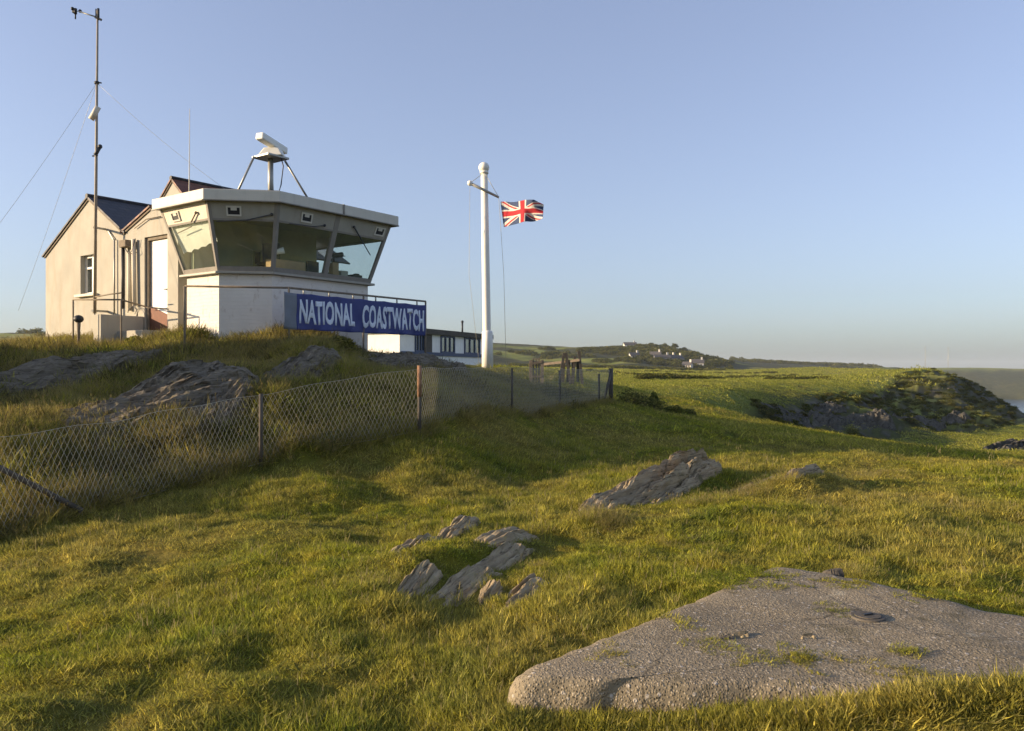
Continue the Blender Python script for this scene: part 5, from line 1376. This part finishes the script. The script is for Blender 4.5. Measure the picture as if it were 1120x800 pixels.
# ------------------------------------------------------------------ bushes, far trees, cottages
LEAVES = bpy.data.collections.new('leaf_clumps')
def leafclump(name, n, rad, size, m, seed, coll):
    rnd = random.Random(seed); vs, fs, at = [], [], []
    for k in range(n):
        while True:
            p = Vector((rnd.uniform(-1, 1), rnd.uniform(-1, 1), rnd.uniform(-.35, 1)))
            if .35 < p.length < 1: break
        lump = 1+.35*mnoise.noise(p*1.7+Vector((seed, 0, 0)))
        p = p*rad*lump; d = Vector((rnd.gauss(0, 1), rnd.gauss(0, 1), rnd.gauss(0, 1))).normalized(); e = d.orthogonal().normalized(); s = size*rnd.uniform(.6, 1.3)
        i = len(vs); vs += [tuple(p-e*s*.4), tuple(p+d*s*.5), tuple(p+e*s*.4), tuple(p-d*s*.5)]; fs.append((i, i+1, i+2, i+3)); rb = rnd.random(); at += [(.3, rb, .2)]*4
    me = bpy.data.meshes.new(name); me.from_pydata(vs, [], fs)
    c = me.color_attributes.new('blade', 'FLOAT_COLOR', 'POINT'); c.data.foreach_set('color', np.array([(*x, 1) for x in at], np.float32).ravel())
    me.materials.append(m)
    if coll is not None:
        o = bpy.data.objects.new(name, me); coll.objects.link(o)
    return me
for i in range(5): leafclump('l%02d' % i, 260, 1.0, .30, M_wood_leaf, 300+i, LEAVES)
def bush(label, px, d, rad, hgt, seed, m=M_leaf, group=None):
    b = on_ground(px, d, -.05); t = thing('bush', label, 'bush', b, group)
    me = leafclump('foliage', int(900), rad, .085*max(1, d/28), m, seed, None)
    o = bpy.data.objects.new('foliage', me); link(o, t); o.scale = (1, 1, hgt/rad); o.location = (0, 0, rad*.25)
    mb = MB()
    for k in range(4):
        a = R(90*k+20); mb.tube([b, b+Vector((math.cos(a)*rad*.4, math.sin(a)*rad*.4, hgt*.6))], [.03, .012], 5)
    mb.build('stems', M_bark, t)
    return t
bush('broad grey-green bush just past the last fence post', 690, 27.5, .55, .45, 501, M_heath)
bush('darker low bush right of the last fence post', 712, 28.5, .55, .40, 502)
bush('small sprig bush at the right of the fence-end bushes', 738, 29.5, .35, .32, 503)
bush('thin upright weed bush standing before the lit field', 715, 29, .22, .62, 504)
bush('small bush between the fence end and the field edge', 752, 31, .38, .28, 505)
bush('low bramble bush below the tower corner by the banner', 372, 17.9, .35, .22, 506, M_heath)
bush('green weed clump below the door step', 147, 19.0, .22, .25, 507)
# far woodland on the village hill and headland scrub: reads as one mass
n_ = 2300; px = RNG.uniform(535, 800, n_); d = RNG.uniform(470, 700, n_); x = (px-560)/F*d; y = d
nn_ = fbm(x, y, .013, 91, 4, .6); yy = px; keep = (nn_ + .55*np.exp(-((px-725)/45)**2) + .25*np.exp(-((d-520)/60)**2)) > .18
keep &= ~((d > 620) & (px < 690))
x, y = x[keep], y[keep]; s = RNG.uniform(1.0, 2.5, len(x))
x2 = []; 
z = ground_z(x, y)
n3_ = 500; px = RNG.uniform(800, 965, n3_); d = RNG.uniform(880, 1010, n3_); xb_ = (px-560)/F*d; k = fbm(xb_, d, .01, 95, 4) > -.1; xb_, yb_ = xb_[k], d[k]
x = np.concatenate([x, xb_]); y = np.concatenate([y, yb_]); z = np.concatenate([z, ground_z(xb_, yb_)]); s = np.concatenate([s, RNG.uniform(2, 4, len(xb_))])
n4 = 420; px = RNG.uniform(-60, 60, n4); d = RNG.uniform(380, 560, n4); xb_ = (px-560)/F*d; k = fbm(xb_, d, .012, 97, 4) > .05; xb_, yb_ = xb_[k], d[k]
x = np.concatenate([x, xb_]); y = np.concatenate([y, yb_]); z = np.concatenate([z, ground_z(xb_, yb_)]); s = np.concatenate([s, RNG.uniform(1.5, 3.2, len(xb_))])
scatter('woodland', np.stack([x, y, z+s*.2], 1), np.stack([0*x, 0*x, RNG.random(len(x))*6.28], 1), np.stack([s*1.2, s*1.2, s*.9], 1), RNG.integers(0, 5, len(x)), LEAVES)
# hedge line along the foot of the village hill
n_ = 600; px = RNG.uniform(560, 800, n_); d = 395+RNG.normal(0, 4, n_)+(px-680)*.05; s = RNG.uniform(1.0, 2.0, n_)
for pa, da, pb, db, k_ in ((700, 108, 790, 128, 150), (640, 150, 745, 190, 120), (780, 170, 900, 215, 130), (840, 128, 905, 138, 70), (690, 260, 850, 300, 120)):
    t_ = RNG.random(k_); px = np.concatenate([px, pa+(pb-pa)*t_]); d = np.concatenate([d, da+(db-da)*t_+RNG.normal(0, 1.2, k_)]); s = np.concatenate([s, RNG.uniform(.3, .8, k_)])
n_ = len(px); x = (px-560)/F*d
tag(scatter('hedge', np.stack([x, d, ground_z(x, d)+.2], 1), np.stack([0*x, 0*x, RNG.random(n_)*6.28], 1), np.stack([s*1.3, s, s*.8], 1), RNG.integers(0, 5, n_), LEAVES))
# gorse and heather dotting the crag and pasture
n_ = 4200; px = RNG.uniform(800, 1110, n_); d = RNG.uniform(62, 165, n_); x = (px-560)/F*d; sl_ = np.hypot(ground_z(x+.8, d)-ground_z(x-.8, d), ground_z(x, d+.8)-ground_z(x, d-.8))/1.6
k = crag_mask(x, d)*(.5+fbm(x, d, .09, 99, 4))*sstep(.12, .26, sl_) > .14; x, d = x[k], d[k]; s = RNG.uniform(.18, .50, len(x))
scatter('scrub', np.stack([x, d, ground_z(x, d)], 1), np.stack([0*x, 0*x, RNG.random(len(x))*6.28], 1), np.stack([s*1.4, s*1.4, s*.7], 1), RNG.integers(0, 5, len(x)), LEAVES)

def cottage(label, px, d, w, l, h, rz, roofh, m=M_hwhite):
    w, l, h, roofh = w*.75, l*.75, h*.72, roofh*.75
    b = on_ground(px, d, -.4); t = thing('cottage', label, 'house', b, 'cottages of the hillside village')
    ux = Vector((math.cos(rz), math.sin(rz), 0)); uy = Vector((-math.sin(rz), math.cos(rz), 0))
    def q(x, y, z): return b+ux*x+uy*y+Vector((0, 0, z))
    mb = MB(); hw, hl = w/2, l/2
    mb.hexa([q(-hl, -hw, 0), q(-hl, hw, 0), q(-hl, hw, h), q(-hl, 0, h+roofh), q(-hl, -hw, h)], [q(hl, -hw, 0), q(hl, hw, 0), q(hl, hw, h), q(hl, 0, h+roofh), q(hl, -hw, h)]); mb.build('wall', m, t)
    mb = MB(); o_ = .35; e = .25
    for sg in (-1, 1):
        mb.slab([q(-hl-o_, sg*(hw+o_), h-.2), q(hl+o_, sg*(hw+o_), h-.2), q(hl+o_, 0, h+roofh+e), q(-hl-o_, 0, h+roofh+e)] if sg < 0 else [q(hl+o_, hw+o_, h-.2), q(-hl-o_, hw+o_, h-.2), q(-hl-o_, 0, h+roofh+e), q(hl+o_, 0, h+roofh+e)], .2)
    rf_ = mb.build('roof', M_hroof, t)
    mb = MB(); mb.box(q(hl*.7, 0, h+roofh+.7), (1.0, .8, 1.6), rz); mb.build('chimney', m, rf_)
    mb = MB()
    for k in (-.5, .1, .6):
        mb.box(q(hl*k, -hw-.02, h*.55), (1.0, .06, 1.1), rz)
    mb.build('window', M_dark, t)
for args in (('lone white cottage at the left end of the hillside village', 693.5, 500, 6, 8, 3.4, .3, 2.4), ('white gabled cottage in the middle of the hillside village', 717, 520, 6, 9, 3.6, -.4, 2.6),
             ('long low white house right of the middle cottage', 724, 505, 6, 13, 3.2, .1, 2.2), ('cream house below the trees in the hillside village', 733, 510, 7, 10, 3.6, .5, 2.6, M_trim),
             ('bright white cottage at the right end of the hillside village', 762.5, 490, 7, 10, 4.2, -.2, 2.6), ('grey cottage partly among trees left of the bright right-end one', 742, 515, 6, 8, 3.6, .8, 2.4, M_trim),
             ('pale house alone on the skyline above the village', 689, 640, 8, 13, 3.4, .1, 2.2), ('small cream house at the hedge below the village', 752, 470, 5, 7, 3, -.6, 2, M_trim)):
    cottage(*args)
# individual skyline trees above the village
def tree(label, px, d, h, rad, seed):
    b = on_ground(px, d, -.3); t = thing('tree', label, 'tree', b, 'trees on the village skyline')
    mb = MB(); mb.tube([b, b+Vector((.1, 0, h*.5)), b+Vector((.2, .1, h*.85))], [.35, .22, .08], 7)
    for k in range(5):
        a = R(72*k); mb.tube([b+Vector((.1, 0, h*.45)), b+Vector((math.cos(a)*rad*.6, math.sin(a)*rad*.6, h*.72))], [.14, .04], 5)
    mb.build('trunk', M_bark, t)
    me = leafclump('crown', 700, rad, rad*.26, M_wood_leaf, seed, None); o = bpy.data.objects.new('crown', me); link(o, t); o.location = (.1, 0, h*.58); o.scale = (1, 1, h*.5/rad)
for i, (px, h, rr, lab) in enumerate(((699, 6, 3.4, 'dark round tree beside the skyline house'), (712, 7, 3.8, 'wide tree on the village skyline left of centre'), (727, 8, 3.6, 'middle tree of the village skyline row'), (738, 10, 4.2, 'tallest tree on the village skyline'), (748, 7, 3.6, 'tree just right of the tallest skyline tree'), (759, 6, 3.4, 'tree where the village skyline starts to drop'), (771, 5, 3.0, 'rightmost small tree of the village skyline'), (591, 5, 4, 'lone tree on the bare skyline left of the village'))):
    tree(lab, px, 640, h*.45, rr*.62, 700+i)
for px, lab in ((1012, 'left of two faint lattice radio masts on the far headland'), (1037, 'right of two faint lattice radio masts on the far headland')):
    b = on_ground(px, 1480, -1); t = thing('radio_mast', lab, 'mast', b, 'radio masts on the far headland')
    hgt = 44; mb = MB()
    for k in range(3):
        a = R(120*k); e = Vector((math.cos(a)*.8, math.sin(a)*.8, 0)); mb.tube([b+e, b+e*.8+Vector((0, 0, hgt))], .13, 5)
    for z in range(0, hgt, 4):
        for k in range(3):
            a, a2 = R(120*k), R(120*k+120); mb.bar(b+Vector((math.cos(a)*.8, math.sin(a)*.8, z)), b+Vector((math.cos(a2)*.8, math.sin(a2)*.8, z+4)), .12)
    mb.build('lattice', M_steel, t)

# ------------------------------------------------------------------ haze, sky, sun, camera
HZ = True
if HZ:
    mb = MB(); mb.box((0, 0, 0), (11600, 11600, 1)); zlo, zhi = EYE-66, EYE+62
    for v in mb.bm.verts: v.co.z = zlo if v.co.z < 0 else zhi
    m = bpy.data.materials.new('haze_air'); nt = nodes_of(m); pv = N(nt, 'ShaderNodeVolumePrincipled'); o_ = N(nt, 'ShaderNodeOutputMaterial')
    pv.inputs['Density'].default_value = .00013; pv.inputs['Color'].default_value = (.80, .90, .98, 1); pv.inputs['Anisotropy'].default_value = .1
    nt.links.new(pv.outputs[0], o_.inputs['Volume'])
    tag(mb.build('haze', m), kind='stuff')

SUN_EL, SUN_AZ = 12.5, 8.5      # height; degrees towards the camera from due left
w = bpy.data.worlds.new('World'); scene.world = w; w.use_nodes = True
nt = w.node_tree; nt.nodes.clear()
sky = nt.nodes.new('ShaderNodeTexSky'); sky.sky_type = 'NISHITA'; sky.sun_disc = False
sd = Vector((-math.cos(R(SUN_AZ))*math.cos(R(SUN_EL)), -math.sin(R(SUN_AZ))*math.cos(R(SUN_EL)), math.sin(R(SUN_EL))))
sky.sun_elevation = R(SUN_EL); sky.sun_rotation = math.atan2(sd.x, sd.y)
sky.altitude = 40; sky.air_density = 1.0; sky.dust_density = 1.8; sky.ozone_density = 2.6
bg = nt.nodes.new('ShaderNodeBackground'); bg.inputs[1].default_value = .081; ow = nt.nodes.new('ShaderNodeOutputWorld')
hs = nt.nodes.new('ShaderNodeHueSaturation'); hs.inputs['Saturation'].default_value = .74; hs.inputs['Hue'].default_value = .512
nt.links.new(sky.outputs[0], hs.inputs['Color']); gm = nt.nodes.new('ShaderNodeGamma'); gm.inputs[1].default_value = .78; nt.links.new(hs.outputs[0], gm.inputs[0])
nt.links.new(mix(nt, 1.0, gm.outputs[0], (.80, .85, .97), 'MULTIPLY'), bg.inputs[0]); nt.links.new(bg.outputs[0], ow.inputs[0])
ld = bpy.data.lights.new('sun', 'SUN'); ld.energy = 2.3; ld.angle = R(.5); ld.color = (1.0, .75, .48)
lo = bpy.data.objects.new('sun', ld); link(lo); lo.rotation_euler = sd.to_track_quat('Z', 'Y').to_euler(); lo.location = (-30, -5, 20)

cd = bpy.data.cameras.new('camera'); cam = bpy.data.objects.new('camera', cd); link(cam)
cam.location = (0, 0, EYE); cam.rotation_euler = (R(90), 0, 0)
cd.sensor_width = 36; cd.lens = F/1120*36; cd.shift_y = (HY-400)/1120; cd.clip_start = .05; cd.clip_end = 20000
scene.camera = cam
scene.view_settings.view_transform = 'Standard'; scene.view_settings.look = 'None'; scene.view_settings.exposure = 2.05; scene.view_settings.gamma = 1.0
try: scene.view_settings.use_curve_mapping = False
except Exception: pass
scene.render.engine = 'CYCLES'
cy = scene.cycles; cy.max_bounces = 10; cy.transparent_max_bounces = 16; cy.volume_bounces = 0; cy.diffuse_bounces = 6
cy.use_denoising = True
